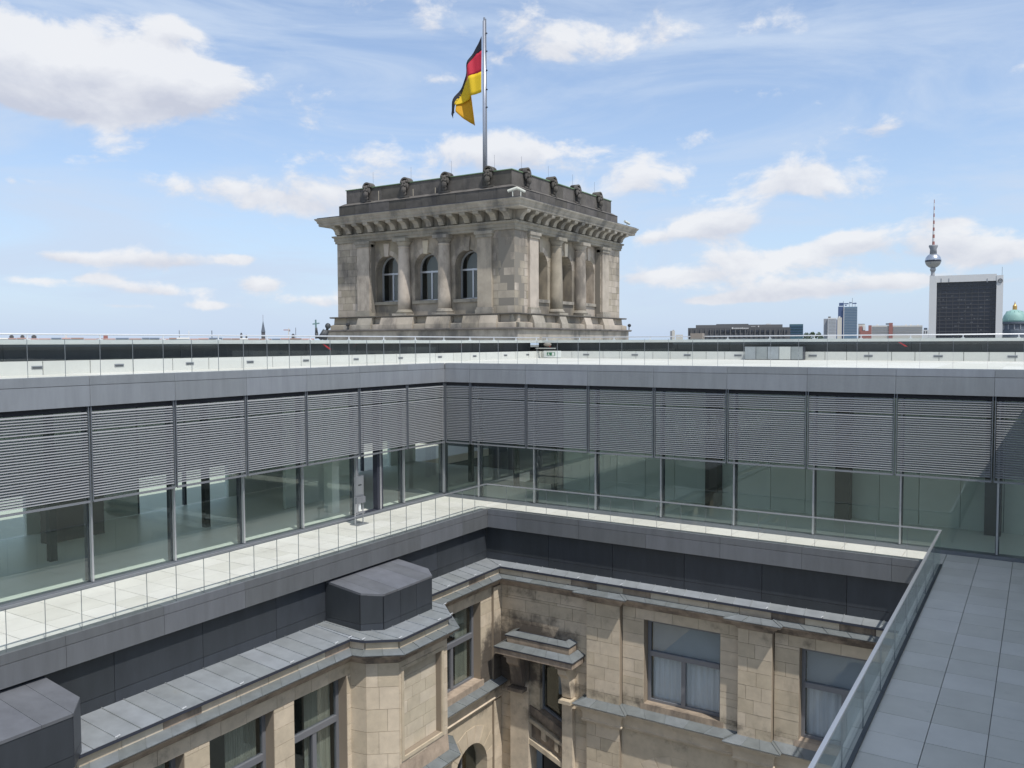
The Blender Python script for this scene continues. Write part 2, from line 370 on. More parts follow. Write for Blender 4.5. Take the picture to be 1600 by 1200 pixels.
def abobj(name, m, parent, mp, u0, u1, o0, o1, z0, z1): return abox(G(), mp, u0, u1, o0, o1, z0, z1).obj(name, m, parent)
def apiece(name, m, parent, mp, u0, u1, o0, o1, z0, z1):
    p, q = mp(u0, o0, z0), mp(u1, o1, z1)
    return piece(name, m, min(p[0], q[0]), max(p[0], q[0]), min(p[1], q[1]), max(p[1], q[1]), min(z0, z1), max(z0, z1), parent)
def frange(a, b, st):
    n = max(1, round((b-a)/st)); return [a+(b-a)*i/n for i in range(n+1)]

# ------------------------------------------------------------------ levels
DECK, FT, FS, FB, BLB = -6.0, -.775, -.98, -1.49, -3.83
LD, RD = 3.036, -1.436            # inner edges of the lower terraces
XR = 17.69                        # edge of the right terrace
XW = 20.06                        # right wing
YN = -40.0                        # near end of everything built
KX, KY = -1.9, 11.0               # low parapets of the upper terrace
OFF = .36                         # fascia in front of the glazing
GROUND = -40.0

# ------------------------------------------------------------------ setting
struct(G().face([(-15000, -15000, GROUND), (15000, -15000, GROUND), (15000, 15000, GROUND), (-15000, 15000, GROUND)]).obj('ground', 'ground'))
struct(G().box(2, 19, YN, 0, -22.3, -22).obj('courtyard_floor', 'court_floor'))
# lower terraces (slabs with laid slabs of stone)
tl = struct(G().box(-.06, LD-.1, YN, .0, DECK-.4, DECK-.03).obj('left_terrace', 'tile_grout'))
tr_ = struct(G().box(LD-.1, XR-.1, RD+.1, .0, DECK-.4, DECK-.03).obj('rear_terrace', 'tile_grout'))
tg = struct(G().box(XR-.1, XW+.06, YN, .0, DECK-.4, DECK-.03).obj('right_terrace', 'tile_grout'))
def tiles(parent, xs, ys):
    for a, b in zip(xs, xs[1:]):
        for c, d in zip(ys, ys[1:]):
            dz = random.uniform(-.0015, .0015)
            piece('tile', 'tile', a+.006, b-.006, c+.006, d-.006, DECK-.03, DECK+dz, parent)
tiles(tl, [.14, .95, 1.75, 2.5, LD-.16], frange(-20.0, 0-.14, .8))
tiles(tr_, frange(LD-.16, XR-.16, .82), [RD+.16, -.14])
tiles(tg, [XR-.16, 18.56-.8, 18.56, 19.36, 20.04], frange(-16.9, -.14, .79))
piece('tile', 'tile', .14, LD-.16, -40, -20.01, DECK-.03, DECK, tl); piece('tile', 'tile', XR-.16, 20.04, -40, -16.91, DECK-.03, DECK, tg)
# upper terraces
ul = struct(G().box(KX, OFF-.06, YN, KY, FB, FT-.03).obj('upper_left_terrace', 'tile_grout'))
ur = struct(G().box(OFF-.06, 26, -OFF+.06, KY, FB, FT-.03).obj('upper_rear_terrace', 'tile_grout'))
for y0, y1 in zip(frange(-24, KY, 1.64), frange(-24, KY, 1.64)[1:]): piece('tile', 'tile', KX+.0, OFF-.02, y0+.004, y1-.004, FT-.03, FT, ul)
for x0, x1 in zip(frange(OFF, 24, 1.64), frange(OFF, 24, 1.64)[1:]):
    for y0, y1 in ((-OFF+.02, 3.5), (3.5, 7.2), (7.2, KY)): piece('tile', 'tile', x0+.004, x1-.004, y0+.004, y1-.004, FT-.03, FT, ur)

# ------------------------------------------------------------------ glazed wings
MUL_L = [-26.6, -24.2, -21.8, -19.4, -16.98, -14.62, -12.26, -9.91, -7.55, -5.09, -2.51]
MUL_R = [1.70, 4.17, 6.68, 9.13, 11.62, 14.08, 16.52, 18.97]
def make_blind(w, mp, u0, u1, k):
    b = abobj('blind', 'frame_grey', w, mp, u0+.03, u1-.03, .27, .33, BLB-.02, BLB+.03)     # bottom rail
    g = G(); z = FB-.17; i = 0; hw = .031; th = rad(40)
    rnd = random.Random(k); th += rad(rnd.uniform(-4, 4))
    while z > BLB+.06:
        dz = rnd.uniform(-.0025, .0025)
        a, c = (hw*cos(th), -hw*sin(th)), (-hw*cos(th), hw*sin(th))
        P = [mp(u0+.05, .30+a[0], z+a[1]+dz), mp(u1-.05, .30+a[0], z+a[1]+dz), mp(u1-.05, .30+c[0], z+c[1]+dz), mp(u0+.05, .30+c[0], z+c[1]+dz)]
        g.prism(P, (0, 0, .004))
        z -= .0645; i += 1
        if i == 7: z -= .035
        if i == 32: z -= .02
    s = g.obj('slats', 'slat', b); s['kind'] = 'stuff'
    for u in (u0+.012, u1-.032): abobj('guide_rail', 'sill_metal', b, mp, u, u+.02, .255, .335, BLB, FB+.01)
    return b
def glazing(w, mp, us, closed_end=None, door=None, fuz=None):
    """glass wall of one storey: panes between mullions, sill and head"""
    for i, (a, b) in enumerate(zip(us, us[1:])):
        if door and abs(a-door) < .01: continue
        p = abobj('glass_pane', 'pane_glass', w, mp, a, b, -.03, -.014, DECK+.12, FB-.02)
    for u in us: abobj('mullion', 'aluminium', w, mp, u-.024, u+.024, -.012, .075, DECK+.12, FB)
    for u in us: abobj('mullion_fin', 'frame_dark', w, mp, u-.045, u+.045, -.2, -.032, DECK+.12, FB)
    abobj('sill', 'sill_metal', w, mp, us[0], us[-1], -.22, .13, DECK-.02, DECK+.1)
    abobj('head', 'shadow_gap', w, mp, us[0], us[-1], -.2, .26, FB-.13, FB+.2)
# left wing
wl = thing('glazed_wing', 'glass-walled roof storey on the left, with half-lowered louvre blinds and an open door', 'building', (0, -10, DECK))
mpL = mapper('x', 0.0, 1)
DA, DB = -5.09, -3.86
usL = [-36.2, -33.8, -31.4, -29.0]+MUL_L[:-1]+[-2.51, -.02]
glazing(wl, mpL, usL, door=DA)
# open door bay: frame posts, sliding leaf and a fixed side pane
d = abobj('door', 'frame_grey', wl, mpL, DA+.05, DA+.13, -.10, .05, DECK+.1, FB)
abobj('door_post', 'frame_dark', d, mpL, DB-.12, DB+.0, -.16, .05, DECK+.1, FB)
abobj('door_post', 'aluminium', d, mpL, DB+.01, DB+.09, -.14, .06, DECK+.1, FB)
abobj('door_post', 'frame_dark', d, mpL, DB+.1, DB+.2, -.16, .03, DECK+.1, FB)
abobj('door_leaf', 'pane_glass', d, mpL, DB+.2, -2.51, -.04, -.024, DECK+.12, FB-.02)
abobj('threshold', 'frame_dark', d, mpL, DA, DB, -.2, .02, DECK+.1, DECK+.12)
# rear wing
wr = thing('glazed_wing', 'glass-walled roof storey at the rear, louvre blinds lowered above a narrow white terrace', 'building', (10, 0, DECK))
mpR = mapper('y', 0.0, -1)
glazing(wr, mpR, [.02]+MUL_R+[21.4])
# right wing (its roof edge lies just below the photographer)
ww = thing('glazed_wing', 'glass-walled roof storey along the right terrace', 'building', (XW, -15, DECK))
mpW = mapper('x', XW+.30, -1)
glazing(ww, mpW, frange(-39, -.3, 2.42))
# corner posts where glass meets glass
piece('corner_post', 'frame_dark', -.05, .05, -.05, .05, DECK+.1, FB, wr)
blL = [-36.4, -34.0, -31.6, -29.2, -26.9, -24.5, -22.1]+[-19.55, -17.13, -14.75, -12.37, -9.98, -7.6, -5.16, -2.6, -.33]
for k, (a, b) in enumerate(zip(blL, blL[1:])): make_blind(wl, mpL, a+.01, b-.01, k)
blR = [.33, 1.52, 4.0, 6.52, 8.98, 11.46, 13.92, 16.38, 18.84, 20.2]
for k, (a, b) in enumerate(zip(blR, blR[1:])): make_blind(wr, mpR, a+.01, b-.01, 40+k)
# fascia of the roof edge: capping strip and deep panels
def fascia(w, mp, us, ztop, zs, zb, off, m, cap=.3):
    for a, b in zip(us, us[1:]):
        apiece('fascia_panel', m, w, mp, a+.004, b-.004, off-.06, off, zb, zs-.008)
        apiece('fascia_cap', m, w, mp, a+.004, b-.004, off-cap, off-.012, zs+.004, ztop+.012)
    abobj('fascia_backing', 'shadow_gap', w, mp, us[0], us[-1], off-max(.12, cap-.01), off-.065, zb+.02, ztop-.02)
fascia(wl, mpL, [-36.4, -34.0, -31.6, -29.2, -26.9, -24.5, -22.1]+[-19.55, -17.13, -14.75, -12.37, -9.98, -7.6, -5.16, -2.6, -OFF], FT, FS, FB, OFF, 'fascia')
fascia(wr, mpR, [OFF, 1.52, 4.0, 6.52, 8.98, 11.46, 13.92, 16.38, 18.84, XW], FT, FS, FB, OFF, 'fascia')
fascia(ww, mpW, frange(-39, -OFF, 2.42), FT, FS, FB, .30, 'fascia')
struct(G().box(XW+.35, 30, YN, -OFF, FB, FT-.02).obj('upper_right_terrace', 'tile'))
# lower fascia under the terraces
mpLd = mapper('x', LD, 1); mpRd = mapper('y', RD, -1); mpXd = mapper('x', XR-.12, -1)
zS2, zB2 = -6.19, -6.645
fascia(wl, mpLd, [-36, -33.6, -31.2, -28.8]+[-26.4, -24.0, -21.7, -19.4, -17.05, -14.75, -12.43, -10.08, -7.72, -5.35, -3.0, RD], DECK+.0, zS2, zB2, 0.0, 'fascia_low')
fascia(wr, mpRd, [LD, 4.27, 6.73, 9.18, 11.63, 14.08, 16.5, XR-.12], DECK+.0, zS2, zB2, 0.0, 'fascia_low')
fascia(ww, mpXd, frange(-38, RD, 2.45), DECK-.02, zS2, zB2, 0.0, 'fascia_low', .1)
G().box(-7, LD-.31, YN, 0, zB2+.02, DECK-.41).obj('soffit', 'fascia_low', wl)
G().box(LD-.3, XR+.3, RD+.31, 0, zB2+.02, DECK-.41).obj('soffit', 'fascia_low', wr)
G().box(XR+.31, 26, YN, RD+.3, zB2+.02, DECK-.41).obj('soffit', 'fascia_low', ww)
# dark recessed wall beneath
DX, DY, DZ = 2.836, -1.236, -7.855
mpLk = mapper('x', DX, 1); mpRk = mapper('y', DY, -1)
def darkwall(w, mp, us):
    for a, b in zip(us, us[1:]):
        apiece('cladding_panel', 'anthracite', w, mp, a+.006, b-.006, -.06, 0, DZ+.27, zB2+.05)
        apiece('base_panel', 'anthracite', w, mp, a+.006, b-.006, -.06, .004, DZ-.1, DZ+.26)
    abobj('cladding_backing', 'shadow_gap', w, mp, us[0], us[-1], -.4, -.062, DZ-.1, zB2+.05)
darkwall(wl, mpLk, [-34.4, -32, -29.6, -27.2, -24.9, -22.7, -20.5, -18.2, -15.88, -13.57, -11.25, -8.9, -6.55, -4.2, -2.7, DY])
darkwall(wr, mpRk, [DX, 5.45, 7.90, 10.41, 12.87, 15.30, 17.75])
# interiors
G().box(-7, -.24, YN, 7, DECK-.4, DECK+.02).obj('interior_floor', 'interior_floor', wl)
G().box(-7, -.24, YN, 7, FB-.06, FB+.05).obj('ceiling', 'ceiling_white', wl)
for y0, y1 in zip(frange(-30, 7, 1.9), frange(-30, 7, 1.9)[1:]):
    if random.random() < .45: piece('wall_panel', 'interior_wall', -7.2, -7.0, y0+.01, y1-.01, DECK, FB, wl)
    else:
        piece('outer_pane', 'pane_glass', -7.12, -7.1, y0+.04, y1-.04, DECK+.02, -4.7, wl)
        piece('wall_panel', 'interior_wall', -7.2, -7.0, y0+.04, y1-.04, -4.69, FB, wl)
        piece('outer_mullion', 'frame_dark', -7.16, -7.0, y0-.04, y0+.04, DECK+.02, FB, wl)
struct(G().box(-26, -7.2, YN, 14, DECK-.5, DECK-.1).obj('outer_terrace', 'tile'))
for y in (-21.8, -17.6, -15.6, -13.9, -8.8): piece('inner_post', 'interior_dark', -3.3, -3.12, y, y+.2, DECK+.02, FB-.06, wl)
for y, l in ((-12.8, 1.8), (-1.6, 1.3)): piece('display_case', 'interior_brown', -5.6, -5.2, y, y+l, DECK+.02, DECK+2.2, wl)
piece('inner_wall', 'interior_wall', -3.4, -3.25, -5.2, -1.8, DECK+.02, FB-.06, wl)
piece('inner_wall', 'interior_wall', -1.6, -1.2, -4.95, -4.6, DECK+.02, FB-.06, wl)
G().box(.0, 26, .24, 4.4, DECK-.4, DECK+.02).obj('interior_floor', 'interior_floor', wr)
G().box(-.2, 26, .24, 4.4, FB-.06, FB+.05).obj('ceiling', 'ceiling_white', wr)
for x0, x1 in zip(frange(3.4, 25, 1.23), frange(3.4, 25, 1.23)[1:]):
    for z0, z1 in ((DECK, -4.4), (-4.4, -2.9), (-2.9, FB)): piece('wall_panel', 'interior_wall', x0+.008, x1-.008, 3.6, 3.75, z0+.008, z1-.008, wr)
G().box(3.3, 25, 3.76, 3.9, DECK, FB).obj('interior_backing', 'interior_dark', wr)
for x in (9.6, 14.1, 18.5): piece('inner_pillar', 'interior_brown', x, x+.45, 3.0, 3.59, DECK+.02, FB-.06, wr)
for x in (-1.0, 1.3, 3.1): piece('inner_post', 'interior_dark', x, x+.18, 3.1, 3.3, DECK+.02, FB-.06, wr)
G().box(XW+3, XW+3.2, YN, 0, DECK, FB).obj('inner_wall', 'interior_wall', ww)
G().box(XW+.5, XW+3, YN, 0, DECK-.02, DECK+.02).obj('interior_floor', 'interior_floor', ww)

# ------------------------------------------------------------------ glass balustrades
def balustrade(label, runs, ztop, zbot, pitch, start=0.0, rail=True, channel=False, jw=.0028):
    b = thing('glass_balustrade', label, 'balustrade', (runs[0][1], runs[0][2], zbot) if runs[0][0] == 'L' else (runs[0][1], runs[0][2], zbot))
    for kind, c, u0, u1 in [(r[0], r[1], r[2], r[3]) for r in runs]:
        mp = mapper('x', c, 1) if kind == 'L' else mapper('y', c, -1)
        us = frange(u0, u1, pitch)
        for p, q in zip(us, us[1:]): apiece('pane', 'rail_glass', b, mp, p+.008, q-.008, -.012, .012, zbot, ztop-.012)
        for p in us[1:-1]: apiece('pane_joint', 'frame_grey', b, mp, p-jw, p+jw, -.011, .011, zbot, ztop-.014)
        if rail: apiece('handrail', 'aluminium', b, mp, u0, u1, -.03, .03, ztop-.012, ztop+.022)
        if channel: apiece('base_channel', 'frame_dark', b, mp, u0, u1, .03, .075, DECK, DECK+.05)
    return b
RT_ = -5.105
balustrade('clear glass balustrade with thin metal rail edging the wide left terrace', [('L', LD-.1, -37.3, RD+.1)], RT_, DECK-.01, .765)
balustrade('clear glass balustrade with thin metal rail edging the narrow rear terrace', [('R', RD+.1, LD-.07, XR-.0)], RT_, DECK-.01, .82)
br = balustrade('glass balustrade with rail and dark floor channel beside the shaded right terrace', [('L', XR, -36.0, RD+.1)], RT_, DECK-.15, 1.64)
apiece('floor_channel', 'anthracite', br, mapper('x', XR, 1), -36, RD-.1, .015, .075, DECK-.01, DECK+.03)
balustrade('frameless glass balustrade along the upper left roof edge', [('L', OFF-.15, -36.5, -OFF+.15)], .14, FT+.012, .88, rail=False, jw=.0018)
balustrade('frameless glass balustrade along the upper rear roof edge', [('R', -OFF+.15, OFF-.15, 22.0)], .14, FT+.012, .835, rail=False, jw=.0018)

# ------------------------------------------------------------------ upper terrace parapet, recessed band, roof slab and rails
KT = -.42
pl = thing('terrace_parapet', 'low sunlit white panelled parapet with small vents along the upper left terrace', 'parapet', (KX, -6, FT))
mpK = mapper('x', KX, 1)
for a, b in zip(frange(-30, KY, 1.3), frange(-30, KY, 1.3)[1:]): apiece('panel', 'white_panel', pl, mpK, a+.012, b-.012, -.25, 0, FT-.01, KT)
abobj('panel_backing', 'tile_grout', pl, mpK, -30, KY, -.24, -.02, FT-.01, KT-.01)
for y in [-22.1, -19.6, -17.1, -14.78, -12.5, -10.19, -7.89, -5.43, -2.88, -.28, 2.33, 4.94, 7.55, 9.6]:
    v = abobj('vent', 'frame_grey', pl, mpK, y-.14, y+.14, -.02, .012, -.62, -.54)
    for t in (.02, .045): abobj('slot', 'black_plastic', v, mpK, y-.12, y+.12, .012, .016, -.62+t-.006, -.62+t+.006)
pr_ = thing('terrace_parapet', 'low grey-white panelled parapet with small vents along the upper rear terrace', 'parapet', (8, KY, FT))
mpK2 = mapper('y', KY, -1)
for a, b in zip(frange(KX, 26, .86), frange(KX, 26, .86)[1:]): apiece('panel', 'white_panel', pr_, mpK2, a+.012, b-.012, -.25, 0, FT-.01, KT)
abobj('panel_backing', 'tile_grout', pr_, mpK2, KX, 26, -.24, -.02, FT-.01, KT-.01)
for x in [.66, 3.28, 5.92, 8.3, 11.55, 13.78, 16.38, 18.94, 21.4]:
    v = abobj('vent', 'frame_grey', pr_, mpK2, x-.17, x+.17, -.02, .012, -.63, -.54)
    for t in (.02, .05): abobj('slot', 'black_plastic', v, mpK2, x-.15, x+.15, .012, .016, -.63+t-.006, -.63+t+.006)
ro = thing('roof_canopy', 'flat roof with pale metal edge above a dark recessed band before the stone tower', 'roof', (KX, KY, KT))
G().box(-7.4, KX+.05, -32, 14, .01, .13).obj('roof_slab', 'pale_metal', ro)
G().box(-32, KX+.05, 14, 70, .01, .13).obj('roof_slab', 'pale_metal', ro)
G().box(KX+.05, 60, KY-.05, 70, .01, .13).obj('roof_slab', 'pale_metal', ro)
for a, b in zip(frange(-31, KY-.2, 2.6), frange(-31, KY-.2, 2.6)[1:]):
    apiece('band_panel', 'anthracite', ro, mapper('x', KX-.55, 1), a+.006, b-.006, -.1, 0, KT-.02, .01)
for a, b in zip(frange(KX-.5, 28, 2.6), frange(KX-.5, 28, 2.6)[1:]):
    apiece('band_panel', 'anthracite', ro, mapper('y', KY+.55, -1), a+.006, b-.006, -.1, 0, KT-.02, .01)
G().box(KX-.7, KX-.02, -31, KY+.6, KT-.06, KT-.02).obj('ledge', 'anthracite', ro)
G().box(KX-.02, 28, KY+.02, KY+.7, KT-.06, KT-.02).obj('ledge', 'anthracite', ro)
G().box(-7.3, KX-.66, -32, 14, FB+.1, KT-.05).obj('core_wall', 'anthracite', ro)
G().box(-32, KX-.66, 14, 70, -14, KT-.05).obj('core_wall', 'anthracite', ro)
G().box(KX-.66, 60, KY+.7, 70, FB+.1, KT-.05).obj('core_wall', 'anthracite', ro)
def roofrail(label, mp, u0, u1, pitch):
    r = thing('roof_handrail', label, 'handrail', mp(u0, 0, .13))
    p, q = mp(u0, 0, .275), mp(u1, 0, .275); G().tube(p, q, .023, 8).obj('rail', 'rail_white', r, True)
    for u in frange(u0+.3, u1-.3, pitch):
        G().tube(mp(u, 0, .13), mp(u, 0, .26), .02, 6).obj('post', 'rail_white', r)
        apiece('bracket', 'rail_white', r, mp, u-.06, u+.06, -.045, .045, .128, .15)
roofrail('white tubular rail along the left roof edge below the city skyline', mapper('x', KX-.2, 1), -31, KY+.1, 1.95)
roofrail('white tubular rail along the rear roof edge in front of the skyline', mapper('y', KY+.2, -1), KX-.1, 27, 1.95)
# small things on the roof
cb = thing('metal_cabinet', 'long grey metal cabinet with five doors against the rear parapet', 'cabinet', (10, 10.5, FT))
G().box(8.75, 11.25, 10.52, 10.95, FT, -.2).obj('body', 'frame_dark', cb)
for i in range(5): piece('door', 'pale_metal' if i == 3 else 'zinc', 8.75+.5*i+.012, 8.75+.5*i+.488, 10.49, 10.52, FT+.03, -.2, cb)
es = thing('exit_sign', 'small green and white emergency exit sign on the parapet corner', 'sign', (-1.2, KY-.05, -.6))
G().box(-1.75, -.75, KY-.05, KY-.015, -.74, -.40).obj('plate', 'sign_white', es)
G().box(-1.56, -1.08, KY-.058, KY-.051, -.65, -.48).obj('pictogram_field', 'sign_green', es)
g = G(); g.box(-1.47, -1.43, KY-.064, KY-.059, -.53, -.495); g.box(-1.49, -1.43, KY-.064, KY-.059, -.60, -.545); g.box(-1.52, -1.47, KY-.064, KY-.059, -.635, -.605); g.box(-1.43, -1.39, KY-.064, KY-.059, -.64, -.60)
g.box(-1.26, -1.12, KY-.064, KY-.059, -.64, -.50); g.obj('running_figure', 'sign_white', es)
lb = thing('roof_lamp', 'small pale lamp hanging under the roof edge above the exit sign', 'lamp', (-1.4, KY-.35, -.1))
G().box(-2.0, -.9, KY-.45, KY-.3, -.29, -.25).obj('arm', 'pale_metal', lb); G().ball((-1.35, KY-.35, -.08), .14, (1.6, 1, .7)).obj('globe', 'brown_box', lb, True); G().box(-2, -.9, KY-.44, KY-.31, -.35, -.295).obj('bar', 'black_plastic', lb)
for (x, y, lab) in ((None, -4.6, 'tiny red sloping marker under the left roof edge'), (-2.9+1.2, None, 'tiny red sloping marker beside the hanging roof lamp'), (14.9, None, 'tiny red sloping marker under the rear roof edge at right')):
    if x is None: o = G().prism([(KX-.02, y, -.02), (KX-.02, y+.09, -.02), (KX-.02, y+.42, -.2), (KX-.02, y+.33, -.2)], (.03, 0, 0)).obj('marker', 'red_paint')
    else: o = G().prism([(x, KY-.02, -.02), (x+.09, KY-.02, -.02), (x+.36, KY-.02, -.2), (x+.27, KY-.02, -.2)], (0, .03, 0)).obj('marker', 'red_paint')
    tag(o, lab, 'marker')
bb = thing('utility_box', 'small brown utility box clamped to the rear roof rail', 'box', (6.3, KY+.2, .13))
G().box(6.05, 6.62, KY+.02, KY+.35, .14, .42).obj('housing', 'brown_box', bb); G().box(6.02, 6.65, KY-.02, KY+.36, .06, .135).obj('bracket', 'far_dark2', bb)
# sign stand by the open door
st = thing('sign_stand', 'slim steel information stand with poster board and leaflets beside the open door', 'sign stand', (.8, -5.78, DECK))
for y in (-5.96, -5.58):
    G().tube((.80, y, DECK), (.80, y, DECK+1.62), .022, 8).obj('leg', 'aluminium', st)
G().box(.62, .98, -6.02, -5.5, DECK, DECK+.03).obj('base_plate', 'frame_grey', st)
pb = G().box(.79, .83, -5.98, -5.56, DECK+.95, DECK+1.62).obj('poster_board', 'frame_grey', st)
G().box(.831, .836, -5.95, -5.59, DECK+.99, DECK+1.58).obj('poster', 'fascia', pb)
G().box(.837, .84, -5.83, -5.68, DECK+1.30, DECK+1.34).obj('printed_line', 'black_plastic', pb)
G().box(.78, .9, -5.98, -5.56, DECK+.72, DECK+.93).obj('leaflet_tray', 'frame_grey', st)
G().box(.82, .86, -5.83, -5.74, DECK+.46, DECK+.70).obj('leaflets', 'sign_white', st)
G().box(.78, .9, -5.96, -5.58, DECK+.38, DECK+.42).obj('shelf', 'frame_grey', st)

# ------------------------------------------------------------------ dark roof boxes
def roof_box(label, y0, y1, cham_near, cham_far):
    t = thing('roof_box', label, 'roof box', (3.7, (y0+y1)/2, DZ-.08))
    xf, xi, zb, zt = 4.6, 4.13, DZ-.12, -6.93
    pts = [(DX+.02, y0), (xi, y0)] if cham_near else [(DX+.02, y0), (xf, y0)]
    if cham_near: pts += [(xf, y0+.42)]
    if cham_far: pts += [(xf, y1-.42), (xi, y1)]
    else: pts += [(xf, y1)]
    pts += [(DX+.02, y1)]
    G().plan([(x-(.02 if x > 3 else 0), y) for x, y in pts], zb, zt-.02).obj('core', 'shadow_gap', t)
    zs = zb+.24; ztw = -6.72
    def top(x): return zt+(ztw-zt)*(xf-x)/(xf-DX)
    for (a, b) in zip(pts, pts[1:]):
        A, B = Vector(a), Vector(b); L = (B-A).length; d = (B-A)/L; n = Vector((d.y, -d.x))
        k = 3 if L > 2 else 1
        for i in range(k):
            p, q = A+d*(L*i/k+.006), A+d*(L*(i+1)/k-.006)
            G().plan([tuple(p), tuple(q), tuple(q+n*.022), tuple(p+n*.022)], zb, zs-.005).obj('base_panel', 'anthracite', t)
            G().prism([(p.x, p.y, zs+.005), (q.x, q.y, zs+.005), (q.x, q.y, top(q.x)-.045), (p.x, p.y, top(p.x)-.045)], (n.x*.022, n.y*.022, 0)).obj('cladding_panel', 'anthracite', t)
    # sloping sheet roof
    ys = frange(y0, y1, .95)
    def xmax(y):
        if cham_near and y < y0+.42: return xi+(xf-xi)*(y-y0)/.42
        if cham_far and y > y1-.42: return xi+(xf-xi)*(y1-y)/.42
        return xf
    ys = sorted(set(ys) | ({y0+.42} if cham_near else set()) | ({y1-.42} if cham_far else set()))
    for a, b in zip(ys, ys[1:]):
        o = .035; xa, xb = xmax(a)+o, xmax(b)+o
        G().prism([(DX+.02, a+.004, top(DX)-.05), (xa, a+.004, top(xa)-.05), (xb, b-.004, top(xb)-.05), (DX+.02, b-.004, top(DX)-.05)], (0, 0, .06)).obj('roof_sheet', 'zinc_dark', t)
roof_box('dark clad box with chamfered corners on the zinc roof above the facade bay', -9.42, -6.40, True, True)
roof_box('dark clad box on the zinc roof at the lower left edge of the picture', -23.5, -17.45, True, True)

# ------------------------------------------------------------------ courtyard facades
EZ = -7.97
fl = thing('courtyard_facade', 'sunlit sandstone facade on the left of the courtyard, with a projecting chamfered bay', 'facade', (4, -10, -22))
fr = thing('courtyard_facade', 'weathered sandstone facade at the courtyard rear with two curtained windows and a corner hood', 'facade', (10, -1.4, -22))
WX, BX, FX, RY = 4.1, 5.28, 3.5, -1.42
pathL = [(WX, -34), (WX, -9.82), (4.58, -9.72), (BX, -9.17), (BX, -6.97), (4.62, -6.36), (FX, -6.3), (FX, RY)]
pathR = [(FX, RY), (7.12, RY), (7.12, RY-.18), (8.34, RY-.18), (8.34, RY), (12.27, RY), (12.27, RY-.18), (13.3, RY-.18), (13.3, RY), (20, RY)]
def offpath(path, o, ends=True):
    r = []
    for i, p in enumerate(path):
        ns = []
        if i > 0: d = (Vector(p)-Vector(path[i-1])).normalized(); ns.append(Vector((d.y, -d.x)))
        if i < len(path)-1: d = (Vector(path[i+1])-Vector(p)).normalized(); ns.append(Vector((d.y, -d.x)))
        m = (ns[0]+ns[1])/max(.25, (ns[0]+ns[1]).length_squared)*2 if len(ns) == 2 else ns[0]
        r.append(tuple(Vector(p)+m*o))
    return r
full = pathL[:-1]+pathR          # continuous round the inner corner
def along(path, step):
    """cut a polyline into short runs"""
    runs = []
    for a, b in zip(path, path[1:]):
        A, B = Vector(a), Vector(b); n = max(1, round((B-A).length/step))
        runs += [(A+(B-A)*i/n, A+(B-A)*(i+1)/n) for i in range(n)]
    return runs
def sheets(path, o0, o1, z0, z1, step, th, m, parent_of, name='flashing_sheet', seam=.006):
    A, B = offpath(path, o0), offpath(path, o1)
    for (a0, a1), (b0, b1) in zip(zip(A, A[1:]), zip(B, B[1:])):
        A0, A1, B0, B1 = map(Vector, (a0, a1, b0, b1)); n = max(1, round((B1-B0).length/step))
        for i in range(n):
            s, t = i/n, (i+1)/n
            p, q, r, w = A0.lerp(A1, s), A0.lerp(A1, t), B0.lerp(B1, t), B0.lerp(B1, s)
            d = (r-w).normalized()*seam if (r-w).length > .05 else Vector((0, 0))
            par = parent_of((p+r)/2)
            ob = G().prism([(p.x+d.x, p.y+d.y, z0), (q.x-d.x, q.y-d.y, z0), (r.x-d.x, r.y-d.y, z1), (w.x+d.x, w.y+d.y, z1)], (0, 0, th)).obj(name, m, par)
            G().prism([(p.x-d.x, p.y-d.y, z0), (p.x+d.x, p.y+d.y, z0), (w.x+d.x, w.y+d.y, z1), (w.x-d.x, w.y-d.y, z1)], (0, 0, th+.018)).obj('seam', m, ob)
own = lambda p: fl if p.y < RY-.05 and p.x < 5.9 and (p.x < 3.95 or p.y < -3) else fr
# zinc roof from the dark wall out to the eaves
eave = offpath([(WX, -34), (WX, -9.82), (4.58, -9.72), (BX, -9.17), (BX, -6.97), (4.62, -6.36), (FX, -6.3), (FX, RY), (20, RY)], .13)
for a, b in zip(eave, eave[1:]):
    A, B = Vector(a), Vector(b); n = max(1, round((B-A).length/.52))
    rear = a[1] > RY-.3 and b[1] > RY-.3
    for i in range(n):
        p, q = A.lerp(B, i/n), A.lerp(B, (i+1)/n); d = (q-p).normalized()*.005
        ip, iq = ((p.x, DY), (q.x, DY)) if rear else ((DX, p.y), (DX, q.y))
        if rear and i == 0: ip = (DX, DY)
        if not rear and q.y > RY-.2: iq = (DX, DY)
        par = fr if rear else fl
        o = G().prism([(p.x+d.x, p.y+d.y, EZ), (q.x-d.x, q.y-d.y, EZ), (iq[0]-d.x, iq[1]-d.y, DZ), (ip[0]+d.x, ip[1]+d.y, DZ)], (0, 0, -.03)).obj('zinc_sheet', 'zinc', par)
        G().prism([(p.x-d.x*1.6, p.y-d.y*1.6, EZ), (p.x+d.x*1.6, p.y+d.y*1.6, EZ), (ip[0]+d.x*1.6, ip[1]+d.y*1.6, DZ), (ip[0]-d.x*1.6, ip[1]-d.y*1.6, DZ)], (0, 0, .022)).obj('seam', 'zinc', o)
        if i % 3 == 0: G().tube((p.x-.05, p.y-.02, EZ+.02), (p.x-.0, p.y+.06, EZ+.06), .012, 5).obj('clip', 'rail_white', o)
gL, gR = G(), G()
gL.sweep(offpath(pathL, .10), [(.045, EZ+.0), (.045, EZ-.07), (0, EZ-.07), (0, EZ)]); gL.obj('eaves_edge', 'frame_dark', fl)
gR.sweep([(FX+.1, RY-.1), (20, RY-.1)], [(.045, EZ), (.045, EZ-.07), (0, EZ-.07), (0, EZ)]); gR.obj('eaves_edge', 'frame_dark', fr)
